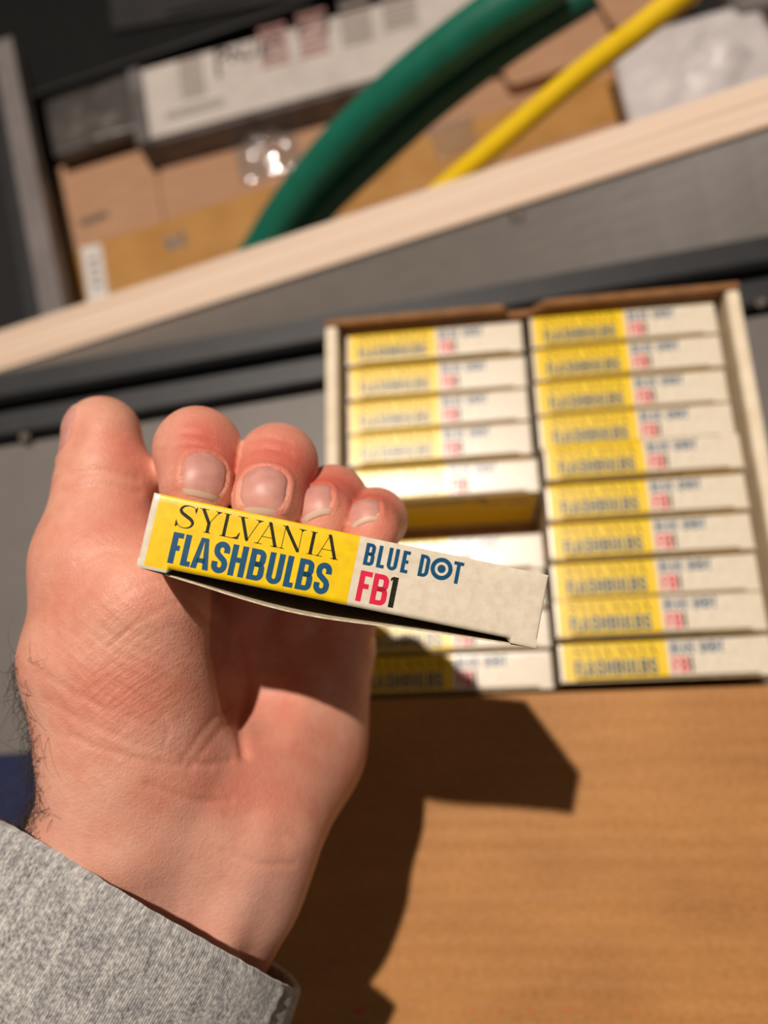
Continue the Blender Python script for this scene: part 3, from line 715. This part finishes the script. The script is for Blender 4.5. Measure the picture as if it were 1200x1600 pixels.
palm += [
    (CP(192, 1290, 202), CP(172, 1050, 205), 20.0, 20.5, 12),        # thenar
    (CP(235, 1150, 205), CP(222, 950, 198), 19.5, 18.0, 12),
    (CP(160, 1010, 206), thumb[1], 19.5, 15.2, 10),
    (CP(408, 1290, 218), CP(468, 1165, 246), 18.2, 19.0, 12),        # hypothenar
    (CP(468, 1165, 246), CP(500, 1020, 260), 19.0, 18.0, 12),
    (CP(345, 1330, 213), CP(398, 1195, 230), 16.5, 15.0, 12),
    (CP(290, 1240, 212), CP(395, 1165, 229), 18.5, 17.0, 14),        # floor between the two balls
    (thumb[1], FJ['index'][0][3], 12.0, 11.0, 12),                   # web
    (CP(140, 1335, 209), CP(140, 1335, 209) + AX * 75, 18.2, 20.0, 12),
    (CP(250, 1385, 214), CP(250, 1385, 214) + AX * 75, 19.0, 21.0, 12),
    (CP(366, 1400, 218), CP(366, 1400, 218) + AX * 75, 18.3, 20.5, 12),
    (CP(405, 1290, 204), CP(335, 1500, 197), 1.2, 3.0, 8),           # tendons
    (CP(270, 1230, 196), CP(205, 1420, 196), 1.5, 2.6, 10),
]
def cone(P, a, b, ra, rb):
    ab = b - a; L2 = float(ab @ ab)
    t = np.clip(((P - a) @ ab) / L2, 0, 1)
    return np.linalg.norm(P - a - t[:, None] * ab, axis=1) - (ra + (rb - ra) * t)
def smin(a, b, k):
    h = np.clip(0.5 + 0.5 * (b - a) / k, 0, 1)
    return b + (a - b) * h - k * h * (1 - h)
def sdf(P):
    d = None
    for a, b, ra, rb, k in palm:
        c = cone(P, a, b, ra, rb); d = c if d is None else smin(d, c, k)
    # palm hollow
    hollow = cone(P, CP(412, 1000, 215), CP(400, 1075, 217), 15.0, 9.5)
    d = -smin(-d, hollow, 10)
    for k_ in ('index', 'middle', 'ring', 'pinky'):
        J, R_ = FJ[k_]; f = None
        for i in range(3):
            c = cone(P, J[i], J[i + 1], R_[i], R_[i + 1]); f = c if f is None else smin(f, c, 3.0)
        d = smin(d, f, 0.9) if k_ != 'index' else smin(d, f, 3.0)
    f = cone(P, thumb[2], thumb[3], thumb_r[2], thumb_r[3]); f = smin(f, cone(P, thumb[1], thumb[2], thumb_r[1], thumb_r[2]), 5.0)
    # thumb pad
    f = smin(f, cone(P, CP(172, 720, 210), CP(166, 685, 211), 8.5, 7.5), 5.0)
    return smin(d, f, 8.0)

def sdf_finger(P, k_):
    if k_ == 'thumb': return sdf(P)
    J, R_ = FJ[k_]; f = None
    for i in range(3):
        c = cone(P, J[i], J[i + 1], R_[i], R_[i + 1]); f = c if f is None else smin(f, c, 3.0)
    return f
def surface_nets(lo, hi, h):
    lo = np.array(lo, float); n = np.ceil((np.array(hi) - lo) / (4 * h)).astype(int)
    ax = [lo[i] + (np.arange(n[i]) + .5) * 4 * h for i in range(3)]
    G = np.stack(np.meshgrid(*ax, indexing='ij'), -1).reshape(-1, 3)
    dc = sdf(G).reshape(n)
    D = np.repeat(np.repeat(np.repeat(dc, 4, 0), 4, 1), 4, 2)
    msk = np.abs(D) < 8 * h
    idx = np.argwhere(msk)
    P = lo + (idx + .5) * h
    D[msk] = np.concatenate([sdf(P[i:i + 400000]) for i in range(0, len(P), 400000)])
    S = D < 0; N = np.array(D.shape)
    c = [S[i:N[0] - 1 + i, j:N[1] - 1 + j, k:N[2] - 1 + k] for i in (0, 1) for j in (0, 1) for k in (0, 1)]
    cnt = sum(x.astype(np.int8) for x in c); act = (cnt > 0) & (cnt < 8)
    ci = np.argwhere(act); vid = -np.ones(act.shape, int); vid[act] = np.arange(len(ci))
    acc = np.zeros((len(ci), 3)); w = np.zeros(len(ci))
    corners = [np.array(q) for q in ((0, 0, 0), (1, 0, 0), (0, 1, 0), (0, 0, 1), (1, 1, 0), (1, 0, 1), (0, 1, 1), (1, 1, 1))]
    for p in corners:
        for ax_ in range(3):
            if p[ax_] == 1: continue
            q = p.copy(); q[ax_] = 1
            d0 = D[tuple((ci + p).T)]; d1 = D[tuple((ci + q).T)]
            m_ = (d0 < 0) != (d1 < 0); t = np.where(m_, d0 / np.where(m_, d0 - d1, 1), 0)
            pos = p + (q - p) * t[:, None]; acc[m_] += pos[m_]; w[m_] += 1
    V = lo + (ci + acc / w[:, None] + .5) * h
    Fc = []
    for ax_ in range(3):
        o1, o2 = [(1, 2), (2, 0), (0, 1)][ax_]
        sl0 = [slice(None)] * 3; sl1 = [slice(None)] * 3; sl0[ax_] = slice(0, -1); sl1[ax_] = slice(1, None)
        e = S[tuple(sl0)] != S[tuple(sl1)]; ei = np.argwhere(e)
        ok = (ei[:, o1] > 0) & (ei[:, o2] > 0) & (ei[:, o1] < N[o1] - 1) & (ei[:, o2] < N[o2] - 1); ei = ei[ok]
        fl = S[tuple(ei.T)]
        u = np.zeros(3, int); v = np.zeros(3, int); u[o1] = 1; v[o2] = 1
        q = np.stack([vid[tuple((ei - u - v).T)], vid[tuple((ei - v).T)], vid[tuple(ei.T)], vid[tuple((ei - u).T)]], 1)
        q[~fl] = q[~fl][:, ::-1]; Fc.append(q)
    Fc = np.concatenate(Fc); return V, Fc[(Fc >= 0).all(1)]
def grad(P, e=0.25):
    g = np.stack([sdf(P + np.eye(3)[i] * e) - sdf(P - np.eye(3)[i] * e) for i in range(3)], 1)
    return g / (np.linalg.norm(g, axis=1)[:, None] + 1e-9)
HV, HF = surface_nets((-150, -44, 140), (16, 160, 300), 0.8)
for _ in range(2):
    HV = HV - grad(HV) * np.clip(sdf(HV), -1, 1)[:, None]
HN = grad(HV, 0.5)
# keep the part inside the sleeve short
keep = ((HV - WR) @ AX) < 62
fm = keep[HF].all(1); HF = HF[fm]
used = np.unique(HF); rm = -np.ones(len(HV), int); rm[used] = np.arange(len(used)); HV = HV[used]; HN = HN[used]; HF = rm[HF]

# creases, ridges and skin tints -------------------------------------------------
PXY = np.stack([HV[:, 0] / HV[:, 2] * FPX + 600, HV[:, 1] / HV[:, 2] * FPX + 800], 1)
front = -(HN * (HV / np.linalg.norm(HV, axis=1)[:, None])).sum(1)
def seg_dist(Q, pts):
    P = np.asarray(pts, float); d = np.full(len(Q), 1e9)
    for a, b in zip(P[:-1], P[1:]):
        ab = b - a; t = np.clip(((Q - a) @ ab) / (ab @ ab), 0, 1); d = np.minimum(d, np.linalg.norm(Q - a - t[:, None] * ab, axis=1))
    return d
disp = np.zeros(len(HV))
def crease(pts, depth, width):
    P2 = catmull(np.array(pts, float), 6)
    global disp
    dd = seg_dist(PXY, P2); disp -= np.where(front > 0.05, depth * np.exp(-(dd / width) ** 2), 0)
for pts, dp, wd in [
    ([(372, 1000), (385, 1060), (384, 1100), (376, 1125), (382, 1180)], 1.1, 8),
    ([(380, 1090), (345, 1112), (312, 1150), (285, 1190)], .22, 5),
    ([(300, 940), (345, 990), (376, 1050)], 0.7, 6),
    ([(362, 1120), (320, 1170), (296, 1205)], .2, 5),
    ([(60, 1050), (140, 1095), (220, 1130), (300, 1190)], .25, 5), ([(70, 1095), (160, 1140), (260, 1175), (330, 1200)], .25, 5),
    ([(230, 1090), (262, 1130), (256, 1170)], .15, 4), ([(110, 1150), (190, 1180), (280, 1196), (360, 1190)], .35, 5),
    ([(355, 1275), (400, 1295), (440, 1310)], .3, 6), ([(230, 1225), (300, 1250), (360, 1250)], .35, 6), ([(350, 1330), (400, 1350), (460, 1350)], .3, 5),
    ([(120, 880), (160, 862), (205, 865)], .25, 6), ([(150, 960), (200, 925), (258, 900)], .22, 4), ([(170, 1010), (235, 960), (290, 935)], .2, 4),
    ([(100, 770), (150, 758), (215, 770)], .45, 7), ([(110, 742), (160, 735), (215, 748)], .35, 6),
    ([(250, 705), (285, 692), (335, 700)], .45, 4), ([(252, 688), (286, 676), (330, 682)], .35, 4),
    ([(372, 712), (410, 700), (455, 708)], .4, 4), ([(375, 694), (412, 683), (452, 690)], .3, 4),
]: crease(pts, dp, wd)
# fine diagonal skin lines of the thumb ball
a1 = np.array([0.80, 0.6]); ph = PXY @ np.array([-a1[1], a1[0]])
zone = np.exp(-(((PXY[:, 0] - 190) / 110) ** 2 + ((PXY[:, 1] - 1060) / 150) ** 2))
disp += zone * 0.10 * np.sin(ph / 3.3 + 2.2 * np.sin(PXY[:, 0] / 37) + 1.3 * np.sin(PXY[:, 1] / 23))

NAIL = {}
def nail_frame(T, Dj, roll, pitch):
    d = T - Dj; d /= np.linalg.norm(d)
    up = np.array([0, -1.0, -0.35]); n_ = up - d * (up @ d); n_ /= np.linalg.norm(n_)
    s_ = np.cross(d, n_)
    n2 = n_ * math.cos(roll) + s_ * math.sin(roll); s2 = np.cross(d, n2)
    d2 = d * math.cos(pitch) - n2 * math.sin(pitch); n3 = n2 * math.cos(pitch) + d * math.sin(pitch)
    return d2, n3, s2
for k_, wdt, lng, roll, pitch, off in (('index', 10.8, 10.6, -0.38, 0.30, 0.9), ('middle', 11.4, 11.0, -0.08, 0.30, 0.9), ('ring', 9.8, 9.8, 0.40, 0.35, 0.6), ('pinky', 9.0, 8.6, 0.35, 0.35, 0.6)):
    J = FJ[k_][0]; d_, n_, s_ = nail_frame(J[0], J[1], roll, pitch)
    NAIL[k_] = (J[0] + d_ * off, d_, n_, s_, wdt, lng)
dt = thumb[3] - thumb[2]; dt /= np.linalg.norm(dt)
nt_ = np.array([-1.0, 0, -0.55]); nt_ -= dt * (nt_ @ dt); nt_ /= np.linalg.norm(nt_)
NAIL['thumb'] = (thumb[3] - dt * 1.0, dt, nt_, np.cross(dt, nt_), 14.5, 13.5)
for k_, (c0, d_, n_, s_, wdt, lng) in NAIL.items():
    q = HV - c0; al = q @ d_ / (lng / 2); ac = q @ s_ / (wdt / 2); hh = q @ n_
    rr = (np.abs(al) ** 3 + np.abs(ac) ** 3) ** (1 / 3)
    on = (hh > 1.0) & (al < 1.15) & (sdf_finger(HV, k_) < 0.8)
    disp += np.where(on & (al < 0.9), 0.55 * np.exp(-((rr - 1.12) / 0.13) ** 2), 0) - np.where(on & (rr < 1.0), 0.25, 0)
lowf = np.sin(HV[:, 0] / 6.1 + 1.3 * np.sin(HV[:, 1] / 8.3)) * np.sin(HV[:, 1] / 7.2 + HV[:, 2] / 9.1)
disp += 0.10 * lowf
HVd = HV + HN * disp[:, None]

# tints: R = redness, G = paleness
def blob3(c, r): return np.exp(-((np.linalg.norm(HV - c, axis=1) / r) ** 2))
def blobp(x, y, rx, ry): return np.exp(-(((PXY[:, 0] - x) / rx) ** 2 + ((PXY[:, 1] - y) / ry) ** 2))
red = np.zeros(len(HV)); pale = np.zeros(len(HV))
for k_ in FJ:
    J, R_ = FJ[k_]; red += 1.0 * blob3(J[0] * .35 + J[1] * .65 + np.array([2, -3, -6.0]), 9.0) + .3 * blob3(J[0], 8)
red += .45 * blobp(190, 700, 40, 30) + .35 * blobp(210, 800, 60, 60) + .32 * blobp(400, 1240, 90, 60) + .32 * blobp(180, 1080, 120, 70) + .2 * blobp(430, 1140, 80, 60) + .25 * blobp(120, 900, 60, 60) + 0.15 * blobp(330, 1225, 70, 40)
pale += .55 * blobp(300, 1420, 190, 90) + .35 * blobp(110, 1280, 90, 70) + .3 * blobp(420, 1440, 60, 90) + .25 * blobp(265, 690, 18, 22) + .25 * blobp(375, 690, 14, 22) + .15 * blobp(120, 640, 20, 20)
red -= 0.0; red = np.clip(red + 0.10 * lowf, 0, 1); pale = np.clip(pale, 0, 1)

def skin_mat():
    m = bpy.data.materials.new('skin'); m.use_nodes = True; nt = m.node_tree; N = nt.nodes; L = nt.links; b = N['Principled BSDF']
    at = N.new('ShaderNodeAttribute'); at.attribute_name = 'tint'; sp = N.new('ShaderNodeSeparateColor'); L.new(at.outputs['Color'], sp.inputs[0])
    tc = N.new('ShaderNodeTexCoord')
    def nz(s_, det, typ='ShaderNodeTexNoise'):
        n_ = N.new(typ); n_.inputs['Scale'].default_value = s_
        if typ == 'ShaderNodeTexNoise': n_.inputs['Detail'].default_value = det
        L.new(tc.outputs['Object'], n_.inputs['Vector']); return n_
    def mix(f, a, c):
        x = N.new('ShaderNodeMixRGB')
        if isinstance(f, float): x.inputs[0].default_value = f
        else: L.new(f, x.inputs[0])
        for i, q in ((1, a), (2, c)):
            if isinstance(q, tuple): x.inputs[i].default_value = q
            else: L.new(q, x.inputs[i])
        return x.outputs[0]
    n1 = nz(90, 4); r1 = N.new('ShaderNodeValToRGB'); r1.color_ramp.elements[0].position = .36; r1.color_ramp.elements[1].position = .66; L.new(n1.outputs[0], r1.inputs[0])
    base = mix(r1.outputs[0], lin((228, 168, 144)), lin((220, 149, 125)))
    c1 = mix(sp.outputs[0], base, lin((212, 108, 90)))
    c2 = mix(sp.outputs[1], c1, lin((228, 178, 158)))
    n3 = nz(420, 5); r3 = N.new('ShaderNodeValToRGB'); r3.color_ramp.elements[0].position = .3; r3.color_ramp.elements[1].position = .7
    r3.color_ramp.elements[0].color = (.86, .80, .78, 1); L.new(n3.outputs[0], r3.inputs[0])
    mu = N.new('ShaderNodeMixRGB'); mu.blend_type = 'MULTIPLY'; mu.inputs[0].default_value = .5; L.new(c2, mu.inputs[1]); L.new(r3.outputs[0], mu.inputs[2])
    L.new(mu.outputs[0], b.inputs['Base Color'])
    vo = nz(1500, 0, 'ShaderNodeTexVoronoi'); n4 = nz(900, 4)
    ad = N.new('ShaderNodeMath'); ad.operation = 'ADD'; L.new(vo.outputs['Distance'], ad.inputs[0]); L.new(n4.outputs[0], ad.inputs[1])
    def lines_(rot, sc):
        m0 = N.new('ShaderNodeMapping'); m0.inputs['Rotation'].default_value = (0, 0, rot); L.new(tc.outputs['Object'], m0.inputs[0])
        mp = N.new('ShaderNodeMapping'); mp.inputs['Scale'].default_value = sc; L.new(m0.outputs[0], mp.inputs[0])
        n_ = N.new('ShaderNodeTexNoise'); n_.inputs['Scale'].default_value = 1; n_.inputs['Detail'].default_value = 3; L.new(mp.outputs[0], n_.inputs['Vector']); return n_
    for rot_, sc_, wt in ((-.62, (110, 900, 300), 3.2), (.75, (140, 1000, 300), 2.0)):
        z_ = N.new('ShaderNodeMath'); z_.operation = 'MULTIPLY'; L.new(lines_(rot_, sc_).outputs[0], z_.inputs[0]); L.new(sp.outputs[2], z_.inputs[1])
        q_ = N.new('ShaderNodeMath'); q_.operation = 'MULTIPLY_ADD'; q_.inputs[1].default_value = wt * 1.3; L.new(z_.outputs[0], q_.inputs[0]); L.new(ad.outputs[0], q_.inputs[2]); ad = q_
    bp = N.new('ShaderNodeBump'); bp.inputs['Strength'].default_value = .40; bp.inputs['Distance'].default_value = .00022; L.new(ad.outputs[0], bp.inputs['Height']); L.new(bp.outputs[0], b.inputs['Normal'])
    b.inputs['Roughness'].default_value = .5; b.inputs['Specular IOR Level'].default_value = .42
    b.inputs['Subsurface Weight'].default_value = .22; b.inputs['Subsurface Radius'].default_value = (1.0, .32, .18); b.inputs['Subsurface Scale'].default_value = .0032
    return m
M['skin'] = skin_mat()
person = empty('person', loc=c2w(WR))
tag(person, "hand in a grey sweatshirt sleeve, palm up, holding the flashbulb carton", 'person')
hand = wmesh('hand', c2w(HVd), HF.tolist(), M['skin'], person, True)
ca = hand.data.color_attributes.new('tint', 'FLOAT_COLOR', 'POINT')
buf = np.ones((len(HV), 4), np.float32); buf[:, 0] = red; buf[:, 1] = pale; buf[:, 2] = np.clip(zone * 1.1 + .3 * blobp(150, 830, 80, 60), 0, 1); ca.data.foreach_set('color', buf.ravel())

# fingernails: thin curved plates on the skin
M['nail'] = mat('fingernail', (210, 152, 138), (198, 138, 126), 0.45, (300, 300, 300), 3, sss=.15)
M['nail_edge'] = mat('fingernail_free_edge', (206, 176, 152), None, 0.5)
def make_nail(k_):
    c0, d_, n_, s_, wdt, lng = NAIL[k_]
    na, nb = 15, 16; base = []
    for j in range(nb):
        b_ = -1 + 2.05 * j / (nb - 1)
        ww = 1.0 if b_ > -.35 else math.sqrt(max(0.02, 1 - ((-.35 - b_) / .67) ** 2))
        if b_ > .75: ww *= 1 - .35 * ((b_ - .75) / .3) ** 2
        for i in range(na):
            a_ = (-1 + 2 * i / (na - 1)) * ww
            bb = b_ + (0.16 * (1 - a_ * a_) if b_ > .6 else 0) * max(0, (b_ - .6) / .45)
            base.append(c0 + d_ * bb * lng / 2 + s_ * a_ * wdt / 2 * .96)
    P = np.array(base) + n_ * 14
    for _ in range(40): P = P - n_ * np.clip(sdf_finger(P, k_), -.5, 3)[:, None] * .9
    a_all = np.tile(np.linspace(-1, 1, na), nb); b_all = np.repeat(np.linspace(-1, 1, nb), na)
    top = P + n_ * (0.34 - .32 * np.abs(a_all) ** 4 - np.where(b_all < -.7, .3 * ((-.7 - b_all) / .3), 0))[:, None]
    low = P - n_ * .5; k = na * nb
    f1 = grid_faces(na, nb); Fc = list(f1) + [tuple(i + k for i in f)[::-1] for f in f1]
    rim = [i for i in range(na)] + [j * na + na - 1 for j in range(1, nb)] + [(nb - 1) * na + i for i in range(na - 2, -1, -1)] + [j * na for j in range(nb - 2, 0, -1)]
    for a_, b_ in zip(rim, rim[1:] + rim[:1]): Fc.append((a_, b_, b_ + k, a_ + k)[::-1])
    V = c2w(np.concatenate([top, low])) - np.array(person.location)
    o = mesh('fingernail', V, Fc, [M['nail'], M['nail_edge']], hand, True)
    nf = (na - 1) * (nb - 1)
    for q in range(nf):
        if q // (na - 1) >= nb - 2: o.data.polygons[q].material_index = 1
    bm = bmesh.new(); bm.from_mesh(o.data); bmesh.ops.recalc_face_normals(bm, faces=bm.faces[:]); bm.to_mesh(o.data); bm.free()
for k_ in NAIL: make_nail(k_)

# dark hairs along the thumb side of the wrist
M['hair'] = mat('arm_hair', (46, 34, 28), None, 0.5)
def hairs():
    rs = np.random.default_rng(5); V = []; Fc = []
    sel = np.where((PXY[:, 0] < 135) & (PXY[:, 1] > 1020) & (PXY[:, 1] < 1420) & (front > -0.6) & (front < 0.7))[0]
    wgt = np.exp(-((front[sel] - .06) / .28) ** 2) * np.where(PXY[sel, 1] > 1140, 1.0, .55); wgt /= wgt.sum()
    for i in rs.choice(sel, 560, p=wgt):
        p = HV[i].copy(); n_ = HN[i]; t = AX * .75 + rs.normal(0, .55, 3); t -= n_ * (t @ n_); t /= np.linalg.norm(t)
        L_ = rs.uniform(5, 13); pts = [p - n_ * .2]; d_ = n_ * .75 + t * .7; curl = rs.normal(0, .28, 3)
        for q in range(9):
            d_ = d_ - n_ * .16 + curl * .4 + t * .06; d_ /= np.linalg.norm(d_); p = p + d_ * L_ / 9; pts.append(p.copy())
        v, f = tube(c2w(np.array(pts)), np.linspace(.000065, .000022, 10), 4)
        k = len(V); V.extend(v.tolist()); Fc.extend([tuple(a + k for a in q) for q in f])
    o = wmesh('arm_hair', V, Fc, M['hair'], person, True)
    o.parent = hand; o['kind'] = 'stuff'; o['label'] = 'short dark curly hairs along the wrist'
hairs()

# ------------------------------------------------------------------ sweatshirt sleeve
def sleeve_mat():
    m = bpy.data.materials.new('heather_grey_knit'); m.use_nodes = True; nt = m.node_tree; N = nt.nodes; L = nt.links; b = N['Principled BSDF']
    uv = N.new('ShaderNodeUVMap'); uv.uv_map = 'knit'
    def nz(sc, det):
        mp = N.new('ShaderNodeMapping'); mp.inputs['Scale'].default_value = sc; L.new(uv.outputs[0], mp.inputs[0])
        n_ = N.new('ShaderNodeTexNoise'); n_.inputs['Scale'].default_value = 1; n_.inputs['Detail'].default_value = det; L.new(mp.outputs[0], n_.inputs['Vector']); return n_
    n1 = nz((1700, 1000, 1), 3); n2 = nz((520, 150, 1), 4); n3 = nz((2600, 1400, 1), 2)
    r = N.new('ShaderNodeValToRGB'); e = r.color_ramp.elements
    e[0].position = .34; e[0].color = lin((104, 104, 108)); e[1].position = .66; e[1].color = lin((216, 212, 205)); el = e.new(.5); el.color = lin((166, 163, 160))
    s_ = N.new('ShaderNodeMath'); s_.operation = 'MULTIPLY_ADD'; s_.inputs[1].default_value = .40; L.new(n2.outputs[0], s_.inputs[0])
    s2 = N.new('ShaderNodeMath'); s2.operation = 'MULTIPLY'; s2.inputs[1].default_value = .60; L.new(n1.outputs[0], s2.inputs[0]); L.new(s2.outputs[0], s_.inputs[2])
    L.new(s_.outputs[0], r.inputs[0]); L.new(r.outputs[0], b.inputs['Base Color'])
    wv = N.new('ShaderNodeTexWave'); wv.wave_type = 'BANDS'; wv.bands_direction = 'X'; wv.inputs['Scale'].default_value = 640; wv.inputs['Distortion'].default_value = 1.2; wv.inputs['Detail'].default_value = 2; wv.inputs['Detail Scale'].default_value = 3
    L.new(uv.outputs[0], wv.inputs['Vector'])
    ad = N.new('ShaderNodeMath'); ad.operation = 'ADD'; L.new(wv.outputs[0], ad.inputs[0]); L.new(n3.outputs[0], ad.inputs[1])
    bp = N.new('ShaderNodeBump'); bp.inputs['Strength'].default_value = .3; bp.inputs['Distance'].default_value = .0005; L.new(ad.outputs[0], bp.inputs['Height']); L.new(bp.outputs[0], b.inputs['Normal'])
    b.inputs['Roughness'].default_value = .95; b.inputs['Sheen Weight'].default_value = .04; b.inputs['Specular IOR Level'].default_value = .15
    return m
M['knit'] = sleeve_mat()
SC = CP(228, 1402, 213)
smj = np.array([0.87, 0.49, 0.0]); smj -= AX * (smj @ AX); smj /= np.linalg.norm(smj); smn = np.cross(AX, smj)
if smn[2] > 0: smn = -smn           # towards the lens
def sleeve_pt(th, v, inner):
    ra = 50.5 + 4.0 * (1 - math.exp(-v / 25)) ; rb = 32.5 + 3.0 * (1 - math.exp(-v / 25))
    fold = 0.9 * math.sin(3 * th + v / 13.0) * min(1, v / 22) + 1.3 * math.sin(v / 9.0 + 2.0 * math.sin(th)) * min(1, v / 30) * (0.5 + 0.5 * math.cos(th))
    rip = 0.08 * math.sin(th * 23 + 2 * math.sin(th * 7)) * math.exp(-v / 2.0) + 0.08 * math.sin(th * 51) * math.exp(-v / 1.2)
    t_ = 2.4
    rnd = 0.0
    if v < 1.6: rnd = (1 - math.sqrt(max(0, 1 - ((1.6 - v) / 1.6) ** 2))) * 1.2
    ra_, rb_ = (ra + fold - rnd, rb + fold - rnd) if not inner else (ra + fold - t_ + rnd, rb + fold - t_ + rnd)
    edge = -20.0 * math.sin(th) + 1.2 * math.sin(2 * th + .6) + .25 * math.sin(5 * th) + rip
    return SC + AX * (v + edge * math.exp(-v / 40)) + smj * ra_ * math.cos(th) + smn * rb_ * math.sin(th)
nth = 220; vs = [0, .15, .5, 1.0, 1.6, 2.5, 4] + list(np.arange(6, 118, 2.0))
V = []; UV = []
for inner in (0, 1):
    for v in vs:
        for q in range(nth):
            th = 2 * math.pi * q / nth; V.append(sleeve_pt(th, v, inner)); UV.append((th * 0.038, v * .001))
k = nth * len(vs); f1 = grid_faces(nth, len(vs), True)
Fc = list(f1) + [tuple(i + k for i in f)[::-1] for f in f1] + [(q, (q + 1) % nth, k + (q + 1) % nth, k + q)[::-1] for q in range(nth)]
sl = wmesh('sleeve', c2w(np.array(V)), Fc, M['knit'], person, True); sl['label'] = 'heather grey sweatshirt cuff'
bm = bmesh.new(); bm.from_mesh(sl.data); bmesh.ops.recalc_face_normals(bm, faces=bm.faces[:]); bm.to_mesh(sl.data); bm.free()
uvl = sl.data.uv_layers.new(name='knit'); UVa = np.array(UV, np.float32)
li = np.zeros(len(sl.data.loops), np.int32); sl.data.loops.foreach_get('vertex_index', li)
uvs = UVa[li].copy()
uvl.data.foreach_set('uv', uvs.ravel())
# raised side seam with loose stitches on the little-finger side
th0 = math.radians(33); pts = [sleeve_pt(th0 + .03 * math.sin(v / 6), v, 0) for v in np.arange(.4, 80, 1.0)]
sv, sf_ = tube(c2w(np.array(pts)), 0.0011 + 0.0003 * np.sin(np.arange(len(pts)) * 1.9), 8)
M['seam'] = mat('grey_thread', (138, 135, 132), (104, 102, 102), 0.9, (900, 900, 900))
sm = wmesh('side_seam', sv, sf_, M['seam'], person, True); sm.parent = sl
